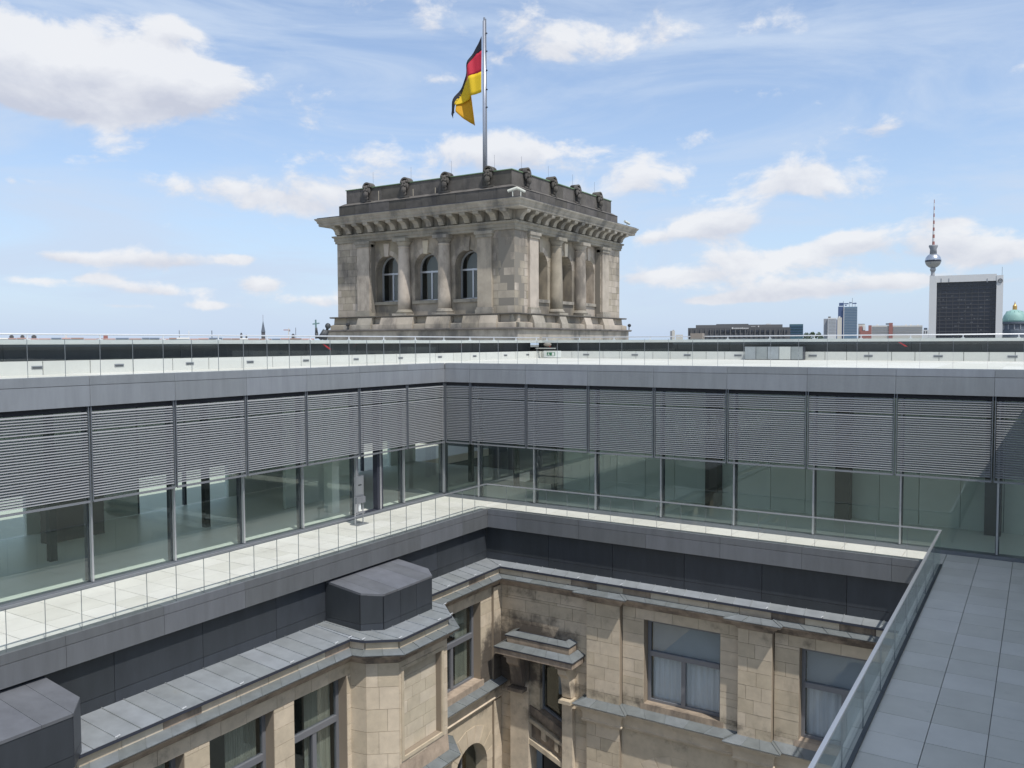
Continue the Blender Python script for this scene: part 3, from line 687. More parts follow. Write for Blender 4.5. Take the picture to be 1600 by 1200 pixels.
# frieze, main cornice (z -8.3) and string course (z -12.1)
def frieze(path, par):
    for i, (a, b) in enumerate(along(path, .95)):
        d = (b-a).normalized(); n = Vector((d.y, -d.x)); e = d*.006 if (b-a).length > .1 else d*0
        m = ('stone_stained', 'stone', 'stone_pale', 'stone', 'stone_stained', 'stone_pale', 'stone')[(i*5+3) % 7] if par is fr else ('stone', 'stone', 'stone_stained', 'stone', 'stone_pale')[(i*3) % 5]
        G().plan([tuple(a+e+n*.05), tuple(b-e+n*.05), tuple(b-e-n*.3), tuple(a+e-n*.3)], -8.27, EZ-.02).obj('frieze_stone', m, par)
frieze(pathL, fl); frieze([(FX+.06, RY), (20, RY)], fr)
LP = [(.30, -8.335), (.33, -8.37), (.31, -8.40), (.20, -8.43), (.15, -8.52), (.08, -8.55), (.05, -8.63), (0, -8.66), (-.25, -8.66), (-.25, -8.30)]
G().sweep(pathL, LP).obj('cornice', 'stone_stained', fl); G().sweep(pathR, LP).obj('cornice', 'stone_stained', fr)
sheets(full, .0, .35, -8.26, -8.335, .62, .018, 'zinc_ledge', own)
LP3 = [(.30, -12.13), (.34, -12.17), (.32, -12.21), (.16, -12.25), (.12, -12.42), (.10, -12.42), (.10, -12.62), (.14, -12.66), (.10, -12.74), (0, -12.78), (-.2, -12.78), (-.2, -12.0)]
pathL3 = pathL
pathR3 = [(6.85, RY), (6.95, RY)]+pathR[1:]
G().sweep(pathL3, LP3).obj('string_course', 'stone', fl); G().sweep(pathR3[1:], LP3).obj('string_course', 'stone', fr)
sheets(pathL3, .0, .36, -11.98, -12.13, .62, .018, 'zinc_ledge', lambda p: fl); sheets(pathR3[1:], .0, .36, -11.98, -12.13, .62, .018, 'zinc_ledge', lambda p: fr)

WT, WB, TZ = -9.0, -11.80, -10.17
def arch_panel(parent, mp, u0, u1, z0, z1, cu, r, zs, zsill, depth, m, name, seg=14):
    """wall slab with a round-arched opening: real reveals, open through"""
    g = G()
    def fq(a, b, c, d_): g.face([mp(*p) for p in (a, b, c, d_)])
    L, R_ = cu-r, cu+r
    fq((u0, 0, z0), (L, 0, z0), (L, 0, z1), (u0, 0, z1)); fq((R_, 0, z0), (u1, 0, z0), (u1, 0, z1), (R_, 0, z1))
    if zsill > z0: fq((L, 0, z0), (R_, 0, z0), (R_, 0, zsill), (L, 0, zsill)); fq((L, 0, zsill), (R_, 0, zsill), (R_, -depth, zsill), (L, -depth, zsill))
    arc = [(cu-r*cos(pi*i/seg), zs+r*sin(pi*i/seg)) for i in range(seg+1)]
    for (a, za), (b, zb) in zip(arc, arc[1:]):
        fq((a, 0, za), (b, 0, zb), (b, 0, z1), (a, 0, z1)); fq((a, 0, za), (b, 0, zb), (b, -depth, zb), (a, -depth, za))
    fq((L, 0, zsill), (L, 0, zs), (L, -depth, zs), (L, -depth, zsill)); fq((R_, 0, zsill), (R_, 0, zs), (R_, -depth, zs), (R_, -depth, zsill))
    return g.obj(name, m, parent)
def room(parent, mp, u0, u1, z0, z1, dep=2.6):
    g = G()
    P = lambda u, o, z: mp(u, -o, z)
    for q in ([(u0, .5, z0), (u0, dep, z0), (u0, dep, z1), (u0, .5, z1)], [(u1, .5, z0), (u1, dep, z0), (u1, dep, z1), (u1, .5, z1)], [(u0, dep, z0), (u1, dep, z0), (u1, dep, z1), (u0, dep, z1)],
              [(u0, .5, z0), (u1, .5, z0), (u1, dep, z0), (u0, dep, z0)], [(u0, .5, z1), (u1, .5, z1), (u1, dep, z1), (u0, dep, z1)]): g.face([P(*p) for p in q])
    return g.obj('room', 'dark_room', parent)
def window(parent, mp, u0, u1, z0, z1, tz, mu, upper, lower, glassm='pane_dark', low_from=None):
    """three-light window: fixed light above a transom, two lights below"""
    o = -.35; fw = .10; g = G()
    abox(g, mp, u0, u1, o-.06, o+.04, z0, z0+fw); abox(g, mp, u0, u1, o-.06, o+.04, z1-fw, z1)
    abox(g, mp, u0, u0+fw, o-.055, o+.035, z0+fw, z1-fw); abox(g, mp, u1-fw, u1, o-.055, o+.035, z0+fw, z1-fw)
    w = g.obj('window', 'window_frame', parent)
    abobj('transom', 'window_frame', w, mp, u0+fw, u1-fw, o-.06, o+.07, tz-.09, tz+.07)
    abobj('mullion', 'window_frame', w, mp, mu-.07, mu+.07, o-.06, o+.05, z0+fw, tz-.09)
    for a, b, c, d_ in ((u0+fw, u1-fw, tz+.07, z1-fw), (u0+fw, mu-.07, z0+fw, tz-.09), (mu+.07, u1-fw, z0+fw, tz-.09)): abobj('pane', glassm, w, mp, a, b, o-.02, o-.008, c, d_)
    if upper: abobj('roller_blind', upper, w, mp, u0+fw, u1-fw, o-.16, o-.15, tz, z1)
    if lower:
        a0 = u0+fw if low_from is None else low_from
        g = G(); n = 26
        for i in range(n):
            s, t = a0+(u1-fw-a0)*i/n, a0+(u1-fw-a0)*(i+1)/n
            g.face([mp(s, o-.2+.03*(i % 2), z0), mp(t, o-.2+.03*((i+1) % 2), z0), mp(t, o-.2+.03*((i+1) % 2), tz if upper else z1), mp(s, o-.2+.03*(i % 2), tz if upper else z1)])
        g.obj('curtain', lower, w)
    room(w, mp, u0, u1, z0, z1)
    return w
# rear facade -------------------------------------------------------
mR = mapper('y', RY, -1); mP = mapper('y', RY-.18, -1)
ZLOW = -18.0
holesR = [(9.12, 11.66, WB, WT), (14.05, 16.6, WB, WT), (5.0, 6.4, -13.6, -11.0), (7.1, 8.36, -30, 0), (12.25, 13.32, -30, 0), (4.2, 6.85, -12.0, -10.95)]
stones(fr, 'y', RY, -1, FX+.02, 17.8, -12.1, -8.66, holesR[:2]+[(4.15, 6.55, -13, -11.0)]+holesR[3:5], seed=11)
stones(fr, 'y', RY-.18, -1, 7.12, 8.34, -12.1, -8.66, (), seed=12, bl=(.5, .75)); stones(fr, 'y', RY-.18, -1, 12.27, 13.3, -12.1, -8.66, (), seed=13, bl=(.45, .6))
stones(fr, 'y', RY-.18, -1, 7.12, 8.34, ZLOW, -12.78, (), seed=14, bl=(.5, .75)); stones(fr, 'y', RY-.18, -1, 12.27, 13.3, ZLOW, -12.78, (), seed=15, bl=(.45, .6))
stones(fr, 'y', RY, -1, 6.6, 7.12, ZLOW, -12.1, (), seed=16)
stones(fr, 'y', RY, -1, FX+.02, 4.1, ZLOW, -12.1, (), seed=17)
window(fr, mR, 9.13, 11.65, WB, WT-.05, TZ, 10.36, 'roller_blind', 'curtain')
window(fr, mR, 14.05, 16.6, WB, WT-.05, TZ, 15.25, 'roller_blind', 'curtain')
for a, b in ((9.0, 11.78), (13.92, 16.72)):                      # sloping stained sills
    G().prism([mR(a, .0, WB+.02), mR(b, .0, WB+.02), mR(b, .04, WB-.3), mR(a, .04, WB-.3)], (0, .3, 0)).obj('window_sill', 'stone_stained', fr)
def voussoirs(parent, mp, cu, r, zs, m, n=9, ro_=.55, start=0, stop=None):
    for i in range(n):
        a0, a1 = pi*i/n+.012, pi*(i+1)/n-.012
        pts = [(cu-r*cos(a0), zs+r*sin(a0)), (cu-r*cos((a0+a1)/2), zs+r*sin((a0+a1)/2)), (cu-r*cos(a1), zs+r*sin(a1)), (cu-(r+ro_)*cos(a1), zs+(r+ro_)*sin(a1)), (cu-(r+ro_)*cos(a0), zs+(r+ro_)*sin(a0))]
        v = Vector(mp(0, .012, 0))-Vector(mp(0, -.25, 0))
        G().prism([mp(u, -.25, z) for u, z in pts], v).obj('voussoir', m, parent)
for cu, u0, u1 in ((10.36, 8.34, 12.27), (15.3, 13.3, 17.8)):
    arch_panel(fr, mR, u0, u1, ZLOW, -12.78, cu, 1.25, -15.35, ZLOW, .5, 'stone', 'arch_wall')
    voussoirs(fr, mR, cu, 1.25, -15.35, 'stone', 11, .8)
    w = abobj('window', 'window_frame', fr, mR, cu-.05, cu+.05, -.5, -.4, ZLOW, -14.1); abobj('pane', 'pane_dark', w, mR, cu-1.3, cu+1.3, -.47, -.46, ZLOW, -14.05); room(w, mR, cu-1.3, cu+1.3, ZLOW, -14.0)
# raking stair window in the corner with its hood
mS = mapper('y', RY-.02, -1)
g = G(); y0, y1 = RY-.10, RY+.35
def slab(g, pts, a, b): g.prism([(u, a, z) for u, z in pts], (0, b-a, 0))
slab(g, [(4.10, -11.0), (4.85, -11.0), (4.85, ZLOW), (4.10, ZLOW)], y0-.12, y1)
slab(g, [(6.2, -11.0), (6.6, -11.0), (6.6, ZLOW), (6.2, ZLOW)], y0-.12, y1)
g.obj('jamb_pier', 'stone', fr)
g = G()
slab(g, [(4.85, -10.9), (6.2, -10.9), (6.2, -11.06), (5.95, -10.99), (5.6, -10.99), (5.35, -11.05), (5.25, -11.2), (5.24, -12.88), (4.85, -12.75)], y0, y1)
g.obj('window_surround', 'stone', fr)
g = G(); slab(g, [(4.85, -12.76), (5.24, -12.90), (6.2, -13.34), (6.2, -13.62), (4.85, -13.02)], y0-.05, y1); g.obj('raking_sill', 'stone_stained', fr)
g = G(); slab(g, [(4.85, -13.04), (6.2, -13.64), (6.2, -14.5), (4.85, -13.95)], y0+.10, y1); g.obj('carved_panel', 'stone_stained', fr)
g = G(); slab(g, [(4.85, -13.22), (6.2, -13.82), (6.2, -13.95), (4.85, -13.35)], y0-.06, y0+.1); g.obj('raking_moulding', 'stone', fr)
g = G(); slab(g, [(5.32, -13.5), (5.5, -13.58), (5.5, -13.95), (5.32, -13.87)], y0-.04, y0+.1); slab(g, [(5.86, -13.75), (6.0, -13.82), (6.0, -14.2), (5.86, -14.13)], y0-.04, y0+.1); g.obj('carved_bracket', 'stone', fr)
g = G(); slab(g, [(4.85, -13.95), (6.2, -14.5), (6.2, -14.68), (4.85, -14.13)], y0-.08, y1); g.obj('raking_moulding', 'stone', fr)
w = G().box(5.2, 5.28, RY+.10, RY+.2, -13.0, -11.1).obj('window', 'window_frame', fr)
G().prism([(5.24, RY+.12, -12.86), (6.2, RY+.12, -13.30), (6.2, RY+.12, -13.22), (5.24, RY+.12, -12.78)], (0, .1, 0)).obj('frame_rail', 'window_frame', w)
G().box(5.2, 6.25, RY+.16, RY+.172, -13.4, -10.95).obj('pane', 'pane_dark', w); room(w, mR, 5.0, 6.4, -18, -10.9)
G().box(5.45, 6.2, RY+.9, RY+1.0, -12.6, -10.9).obj('curtain', 'roller_blind', w)
G().box(5.2, 6.25, RY+.26, RY+.3, ZLOW, -14.5).obj('lower_pane', 'interior_dark', w)
# consoles under the hood
def console(x0, x1):
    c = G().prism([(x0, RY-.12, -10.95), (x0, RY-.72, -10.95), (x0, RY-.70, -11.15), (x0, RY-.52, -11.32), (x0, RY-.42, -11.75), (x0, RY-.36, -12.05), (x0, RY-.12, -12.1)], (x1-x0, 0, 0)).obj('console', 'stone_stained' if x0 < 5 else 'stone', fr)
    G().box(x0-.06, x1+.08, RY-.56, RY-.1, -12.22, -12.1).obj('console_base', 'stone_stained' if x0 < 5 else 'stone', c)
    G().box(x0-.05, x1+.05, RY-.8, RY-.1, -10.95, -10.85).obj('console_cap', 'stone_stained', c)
console(4.25, 4.72); console(6.3, 6.62)
def hood(x0, x1, ye, z, rise, th, ins, name):
    yb = RY+.05
    g = G(); g.box(x0+.04, x1-.04, ye+.04, yb, z-th, z-.02); h = g.obj(name, 'stone_stained', fr)
    G().box(x0, x1, ye, yb, z-.035, z).obj('drip_edge', 'frame_dark', h)
    n = 6
    for i in range(n):
        a, b = x0+(x1-x0)*i/n, x0+(x1-x0)*(i+1)/n; c, d_ = x0+ins+(x1-x0-2*ins)*i/n, x0+ins+(x1-x0-2*ins)*(i+1)/n
        G().prism([(a+.005, ye, z+.002), (b-.005, ye, z+.002), (d_-.005, ye+ins, z+rise), (c+.005, ye+ins, z+rise)], (0, 0, .014)).obj('zinc_sheet', 'zinc_ledge', h)
    for s in (0, 1):
        xo, xi = (x0, x0+ins) if s == 0 else (x1, x1-ins)
        G().prism([(xo, ye, z+.002), (xi, ye+ins, z+rise), (xi, yb, z+rise), (xo, yb, z+.002)], (0, 0, .014)).obj('zinc_sheet', 'zinc_ledge', h)
    return h
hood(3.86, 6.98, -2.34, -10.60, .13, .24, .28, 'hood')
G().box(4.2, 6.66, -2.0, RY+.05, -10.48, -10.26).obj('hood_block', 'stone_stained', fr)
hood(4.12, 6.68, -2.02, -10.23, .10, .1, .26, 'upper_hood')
# left facade -------------------------------------------------------
mN = mapper('x', WX, 1); mB = mapper('x', BX, 1); mF = mapper('x', FX, 1)
winN = [(-11.86, -9.95), (-14.42, -12.52), (-16.99, -15.09), (-19.56, -17.66)]
stones(fl, 'x', WX, 1, -20.2, -9.75, -12.1, -8.66, [(a, b, WB, WT) for a, b in winN], seed=21, bl=(.55, 1.0))
stones(fl, 'x', WX, 1, -20.2, -9.75, -15.5, -12.78, [], seed=22, bl=(.7, 1.2))
for a, b in winN:
    window(fl, mN, a, b, WB, WT-.03, TZ-.03, a+.98, None, 'curtain_olive', low_from=a+.85)
    abobj('window_sill', 'stone', fl, mN, a-.08, b+.08, -.33, .05, WB-.2, WB+.03)
stones(fl, 'x', FX, 1, -6.3, RY-.49, -12.1, -8.66, [(-5.2, -2.6, WB, WT)], seed=23, bl=(.5, .9))
stones(fl, 'x', FX+.1, 1, RY-.49, RY-.02, -12.1, -8.66, [], seed=24, bl=(.49, .5))
stones(fl, 'x', FX+.1, 1, RY-.49, RY-.02, ZLOW, -12.78, [], seed=25, bl=(.49, .5))
window(fl, mF, -5.2, -2.6, WB, WT-.03, TZ-.03, -3.9, None, 'curtain_olive', low_from=-3.4)
abobj('window_sill', 'stone_stained', fl, mF, -5.3, -2.5, -.33, .06, WB-.22, WB+.03)
arch_panel(fl, mF, -6.3, RY-.49, ZLOW, -12.78, -3.25, 1.0, -14.85, ZLOW, .5, 'stone', 'arch_wall')
voussoirs(fl, mF, -3.25, 1.0, -14.85, 'stone', 9, .6)
w = abobj('window', 'window_frame', fl, mF, -3.29, -3.21, -.5, -.4, ZLOW, -13.9); abobj('pane', 'pane_dark', w, mF, -4.3, -2.2, -.47, -.46, ZLOW, -13.85); room(w, mF, -4.3, -2.2, ZLOW, -13.8)
# projecting bay
mBf = mapper('x', BX, 1)
stones(fl, 'x', BX, 1, -9.17, -6.97, -12.1, -8.66, [(-8.99, -7.26, -11.35, -8.92)], seed=26, bl=(.5, .9))
stones(fl, 'x', BX-.2, 1, -8.99, -7.26, -11.35, -8.92, [], seed=27, m='stone_pale', bl=(.5, .75), ch=.34, depth=.2)
stones(fl, 'x', BX, 1, -9.17, -6.97, ZLOW, -12.78, [], seed=28)
g = G()
for a, b, c, d_ in ((-7.26, -7.16, -11.45, -8.82), (-9.09, -8.99, -11.45, -8.82), (-8.99, -7.26, -8.92, -8.82), (-8.99, -7.26, -11.45, -11.35)): abox(g, mBf, a, b, -.02, .03, c, d_)
g.obj('panel_moulding', 'stone', fl)
G().prism([(BX, -9.17, -11.5), (BX, -6.97, -11.5), (BX+.05, -6.97, -11.98), (BX+.05, -9.17, -11.98)], (-.06, 0, 0)).obj('bay_apron', 'stone_stained', fl)
def angled(a, b, par, seed):
    A, B = Vector(a), Vector(b); L = (B-A).length; d = (B-A)/L; n = Vector((d.y, -d.x)); rnd = random.Random(seed)
    G().plan([tuple(A-n*.02), tuple(B-n*.02), tuple(B-n*.4), tuple(A-n*.4)], ZLOW, -8.66).obj('mortar_bed', 'mortar', par)
    z = ZLOW
    while z < -8.67:
        h = min(.62, -8.66-z); h = -8.66-z if -8.66-z-h < .2 else h
        cut = rnd.uniform(.35, .65)*L
        for p, q in (((0, cut), (cut, L)) if L > .6 and rnd.random() < .7 else ((0, L),)):
            P, Q = A+d*(p+.004), A+d*(q-.004)
            G().plan([tuple(P), tuple(Q), tuple(Q-n*.1), tuple(P-n*.1)], z+.006, z+h-.006).obj('stone_block', 'stone', par)
        z += h
angled((WX-.1, -9.82), (4.58, -9.72), fl, 31); angled((4.58, -9.72), (BX, -9.17), fl, 32); angled((BX, -6.97), (4.62, -6.36), fl, 33); angled((4.62, -6.36), (FX, -6.3), fl, 34)

# ------------------------------------------------------------------ stone tower
TX1, TY0, TX0, TY1 = -8.5, 19.0, -23.65, 34.65
tw = thing('stone_tower', 'weathered square stone tower with columns, arched windows and sooty parapet', 'tower', ((TX0+TX1)/2, (TY0+TY1)/2, .13))
Z_PB, Z_PT, Z_W = .13, 1.87, 7.2
cxT = [-21.05, -17.6, -14.15, -10.7]; cyT = [21.2, 24.75, 28.3, 31.85]
rect = [(TX0, TY0), (TX1, TY0), (TX1, TY1), (TX0, TY1)]
def rsweep(prof, name, m, inset=0): return G().sweep([(TX0+inset, TY0+inset), (TX1-inset, TY0+inset), (TX1-inset, TY1-inset), (TX0+inset, TY1-inset)], prof, closed=True).obj(name, m, tw)
# plinth: base course and battered course in separate blocks
G().box(TX0-.55, TX1+.55, TY0-.55, TY1+.55, Z_PB-.1, .93).obj('base_course', 'tower_trim', tw)
rsweep([(0, 1.0), (.72, 1.0), (.75, .93), (.68, .86), (0, .86)], 'base_moulding', 'soot_stone')
def batter(mp, u0, u1, rnd, bays):
    u = u0
    while u < u1-.05:
        e = min(u1, u+rnd.uniform(.8, 1.5)); e = u1 if u1-e < .6 else e
        big = any(abs((u+e)/2-c) < .95 for c in bays)
        o0 = .62 if big else .5; o1 = .42 if big else .12
        P = [mp(u+.01, -.2, 1.0), mp(u+.01, o0, 1.0), mp(u+.01, o0-.02, 1.30), mp(u+.01, o1, 1.38 if not big else 1.80), mp(u+.01, o1-.06, 1.82), mp(u+.01, -.2, 1.82)]
        v = Vector(mp(e-.01, 0, 0))-Vector(mp(u+.01, 0, 0)); G().prism(P, v).obj('plinth_stone', 'tower_stone' if rnd.random() < .75 else 'tower_trim', tw); u = e
mTL = mapper('y', TY0, -1); mTR = mapper('x', TX1, 1)
rt = random.Random(5)
batter(mTL, TX0-.3, TX1+.3, rt, cxT); batter(mTR, TY0-.3, TY1+.3, rt, cyT)
rsweep([(-.3, 1.92), (.42, 1.92), (.45, 1.88), (.40, 1.82), (-.3, 1.82)], 'plinth_cap', 'soot_stone')
# walls: corner piers with blocks, recessed middle with arches
REC = .45
for ax, pl_, sg, c, e0, e1, sd_ in (('y', TY0, -1, cxT, TX0, TX1, 51), ('x', TX1, 1, cyT, TY0, TY1, 61)):
    mp = mapper(ax, pl_, sg); a, b = c[0]+.62, c[3]-.62
    stones(tw, ax, pl_, sg, e0, a, Z_PT+.05, Z_W, (), 'tower_stone', 'tower_mortar', .47, (.55, 1.2), 1.2, .02, sd_)
    stones(tw, ax, pl_, sg, b, e1, Z_PT+.05, Z_W, (), 'tower_stone', 'tower_mortar', .47, (.55, 1.2), 1.2, .02, sd_+1)
    mids = [(c[i]+c[i+1])/2 for i in range(3)]; edges = [a, c[1], c[2], b]
    mpr = mapper(ax, pl_-sg*REC, sg)
    for i in range(3):
        arch_panel(tw, mpr, edges[i], edges[i+1], Z_PT+.05, Z_W, mids[i], 1.02, 5.18, 2.95, .75, 'tower_stone', 'arch_wall')
        voussoirs(tw, mpr, mids[i], 1.02, 5.18, 'tower_stone', 9, .34)
        v = Vector(mpr(0, .1, 0))-Vector(mpr(0, -.3, 0))
        G().prism([mpr(mids[i]-.17, -.3, 6.1), mpr(mids[i]+.17, -.3, 6.1), mpr(mids[i]+.25, -.3, 7.0), mpr(mids[i]-.25, -.3, 7.0)], v).obj('keystone', 'stone_pale' if i == 1 else 'tower_stone', tw)
        abobj('window_ledge', 'tower_trim', tw, mpr, mids[i]-1.15, mids[i]+1.15, -.2, .12, 2.72, 2.93)
        if ax == 'y':
            o = -.72
            g = G(); arc = [(mids[i]-.99*cos(pi*k/14), 5.18+.99*sin(pi*k/14)) for k in range(15)]
            for (p, zp), (q, zq) in zip(arc, arc[1:]):
                s = .9
                P = [mpr(p, o, zp), mpr(q, o, zq), mpr(mids[i]+(q-mids[i])*s, o, 5.18+(zq-5.18)*s), mpr(mids[i]+(p-mids[i])*s, o, 5.18+(zp-5.18)*s)]
                g.prism(P, Vector(mpr(0, .1, 0))-Vector(mpr(0, 0, 0)))
            for s0, s1 in ((-1.0, -.9), (.9, 1.0), (-.05, .05)): abox(g, mpr, mids[i]+s0, mids[i]+s1, o, o+.1, 2.95, 5.0 if s0 == -.05 else 5.18)
            abox(g, mpr, mids[i]-1.0, mids[i]+1.0, o, o+.1, 2.95, 3.04); abox(g, mpr, mids[i]-1.0, mids[i]+1.0, o, o+.12, 4.86, 4.98)
            w = g.obj('window', 'aluminium', tw)
            g = G()
            for k in range(14): g.face([mpr(arc[k][0], o+.03, arc[k][1]), mpr(arc[k+1][0], o+.03, arc[k+1][1]), mpr(arc[k+1][0], o+.03, 2.95), mpr(arc[k][0], o+.03, 2.95)])
            g.obj('pane', 'pane_dark', w); abobj('curtain', 'curtain', w, mpr, mids[i]+.25, mids[i]+.95, o-.3, o-.28, 2.95, 4.9); room(w, mpr, mids[i]-1.1, mids[i]+1.1, 2.9, 6.3)
        else:
            abobj('blind_niche', 'tower_stone', tw, mpr, mids[i]-1.05, mids[i]+1.05, -.8, -.74, 2.9, 6.3)
    # engaged piers at both ends and free columns between
    for k in (0, 3):
        p_ = abobj('pilaster', 'tower_stone', tw, mp, c[k]-.55, c[k]+.55, -.3, .16, 2.32, 6.8)
        abobj('pilaster_base', 'tower_trim', p_, mp, c[k]-.66, c[k]+.66, -.3, .28, Z_PT+.05, 2.18); abobj('pilaster_torus', 'tower_trim', p_, mp, c[k]-.61, c[k]+.61, -.3, .23, 2.18, 2.32)
        abobj('pilaster_capital', 'tower_trim', p_, mp, c[k]-.62, c[k]+.62, -.3, .24, 6.8, 7.0); abobj('pilaster_abacus', 'tower_trim', p_, mp, c[k]-.7, c[k]+.7, -.3, .30, 7.0, Z_W)
    for k in (1, 2):
        x, y, _ = mp(c[k], -.2, 0)
        s_ = G().lathe(x, y, [(.47, 2.32), (.455, 3.2), (.44, 4.6), (.385, 6.5), (.38, 6.55), (.42, 6.58), (.42, 6.64), (.39, 6.68)], 22).obj('column', 'tower_stone', tw, True)
        G().lathe(x, y, [(.56, 2.06), (.60, 2.12), (.60, 2.18), (.52, 2.24), (.52, 2.28), (.475, 2.33)], 22).obj('base', 'tower_trim', s_, True)
        G().box(x-.62, x+.62, y-.62, y+.62, Z_PT+.05, 2.06).obj('base_block', 'tower_trim', s_)
        G().lathe(x, y, [(.39, 6.68), (.41, 6.78), (.53, 6.92), (.55, 6.98)], 22).obj('capital', 'tower_trim', s_, True)
        G().box(x-.58, x+.58, y-.58, y+.58, 6.98, Z_W).obj('abacus', 'tower_trim', s_)
G().box(TX0+.9, TX1-1.9, TY0+1.9, TY1-.9, .1, 9.0).obj('core', 'tower_mortar', tw)
G().box(TX0, TX0+1, TY0+.1, TY1, 1.8, Z_W).obj('side_wall', 'tower_stone', tw); G().box(TX0, TX1-.1, TY1-1, TY1, 1.8, Z_W).obj('rear_wall', 'tower_stone', tw)
# entablature, brackets, cornice
rsweep([(-1.6, Z_W+.55), (-1.6, Z_W), (.10, Z_W), (.10, 7.36), (.15, 7.38), (.15, 7.58), (.26, 7.64), (.28, 7.74), (.16, 7.76), (-1.6, 7.76)], 'architrave', 'tower_trim')
rsweep([(-1.5, 7.76), (.02, 7.76), (.02, 8.42), (-1.5, 8.42)], 'frieze', 'tower_trim')
prof = [(0, 0), (.26, .02), (.32, .10), (.36, .24), (.52, .40), (.80, .46), (.84, .56), (.84, .63), (0, .63)]
bm = {}
for ax in ('y', 'x'):
    g = G()
    if ax == 'y': g.prism([(-.21, -o, z) for o, z in prof], (.42, 0, 0))
    else: g.prism([(o, -.21, z) for o, z in prof], (0, .42, 0))
    me = g.mesh('bracket_'+ax); me.materials.append(MT['tower_trim']); bm[ax] = me
nb = 15
for i in range(nb):
    f = .35+(TX1-TX0-.7)*i/(nb-1); o = link('bracket', bm['y'], tw); o.location = (TX0+f, TY0-.03, 7.78)
    f = .35+(TY1-TY0-.7)*i/(nb-1); o = link('bracket', bm['x'], tw); o.location = (TX1+.03, TY0+f, 7.78)
rsweep([(-1.5, 8.42), (.88, 8.42), (.92, 8.47), (.92, 8.60), (.98, 8.64), (1.02, 8.78), (1.12, 8.88), (1.14, 8.96), (0, 9.12), (-1.5, 9.12)], 'cornice', 'tower_trim')
rsweep([(-.05, 9.135), (1.0, 9.0), (1.0, 9.03), (-.05, 9.165)], 'cornice_flashing', 'frame_dark')
# parapet in two steps, of blocks
def parapet(inset, z0, z1, seed, m, th):
    rnd = random.Random(seed)
    for ax, pl_, sg, e0, e1 in (('y', TY0+inset, -1, TX0+inset, TX1-inset), ('x', TX1-inset, 1, TY0+inset, TY1-inset)):
        mp = mapper(ax, pl_, sg); u = e0
        while u < e1-.05:
            e = min(e1, u+rnd.uniform(1.3, 2.0)); e = e1 if e1-e < .8 else e
            o = apiece('parapet_stone', m, tw, mp, u+.008, e-.008, -th, rnd.uniform(-.012, .012), z0, z1); u = e
    G().box(TX0+inset, TX0+inset+.6, TY0+inset+.02, TY1-inset, z0, z1-.01).obj('parapet_wall', m, tw); G().box(TX0+inset, TX1-inset-.02, TY1-inset-.6, TY1-inset, z0, z1-.01).obj('parapet_wall', m, tw)
parapet(.12, 9.1, 9.92, 71, 'soot_stone', .7); parapet(.5, 9.92, 11.05, 72, 'soot_stone', .5)
rsweep([(-.3, 9.9), (.03, 9.9), (-.3, 10.1)], 'parapet_weathering', 'soot_stone', .12)
rsweep([(-.55, 11.05), (.05, 11.05), (.05, 11.1), (-.55, 11.13)], 'parapet_coping', 'copper_green', .5)
G().box(TX0+1, TX1-1, TY0+1, TY1-1, 9.0, 9.3).obj('tower_roof', 'soot_stone', tw)
# carved heads in round shells
def head_mesh():
    g = G()
    arc = [(-.36*cos(pi*k/10), .95+.36*sin(pi*k/10)) for k in range(11)]
    pts = [(-.36, 0)]+arc+[(.36, 0)]
    inn = [(x*.72, .95+(z-.95)*.72) for x, z in arc]
    for (a, za), (b, zb), (c, zc), (d_, zd) in zip(arc, arc[1:], inn, inn[1:]): g.prism([(a, -.1, za), (b, -.1, zb), (d_, -.1, zd), (c, -.1, zc)], (0, .55, 0))
    g.prism([(x, .12, z) for x, z in pts], (0, .33, 0))
    g.ball((0, -.02, .80), .25, (1, .95, 1.25), 12, 9); g.ball((0, -.26, .76), .06, (.7, 1.2, 1.6), 8, 6)
    for s in (-1, 1):
        g.ball((s*.1, -.22, .90), .055, (1.5, .8, .6), 8, 5); g.ball((s*.12, -.2, .72), .08, (1, .8, 1.1), 8, 5); g.ball((s*.24, -.05, .72), .1, (.7, 1, 2.2), 8, 6); g.ball((s*.2, -.08, 1.0), .11, (1, 1, .8), 8, 5)
    g.ball((0, -.14, .46), .19, (1, .9, 1.35), 10, 7); g.ball((0, -.24, .62), .075, (1.5, .6, .5), 8, 5); g.ball((0, -.08, .22), .15, (1, .8, 1.2), 8, 6)
    g.box(-.4, .4, -.1, .4, -.04, .06)
    me = g.mesh('carved_head'); me.materials.append(MT['soot_stone']); return me
hm = head_mesh()
for x in cxT: o = link('carved_head', hm, tw); o.location = (x, TY0+.38, 10.1); o.scale = (1.04, 1.04, 1.02)
for y in cyT: o = link('carved_head', hm, tw); o.location = (TX1-.38, y, 10.1); o.scale = (1.04, 1.04, 1.02); o.rotation_euler = (0, 0, pi/2)
for x in cxT: G().tube((x+.2, TY0+.8, 11.1), (x+.2, TY0+.8, 12.2), .007, 5).obj('lightning_rod', 'frame_dark', tw)
for y in cyT: G().tube((TX1-.8, y, 11.1), (TX1-.8, y, 12.2), .007, 5).obj('lightning_rod', 'frame_dark', tw)
# pale leaks on the parapet
for (x, z0, z1) in ((-20.1, 10.05, 10.75), (-17.0, 10.0, 10.6), (-15.1, 10.0, 10.5)): G().box(x, x+.04, TY0+.475, TY0+.49, z0, z1).obj('lime_streak', 'stone_pale', tw)
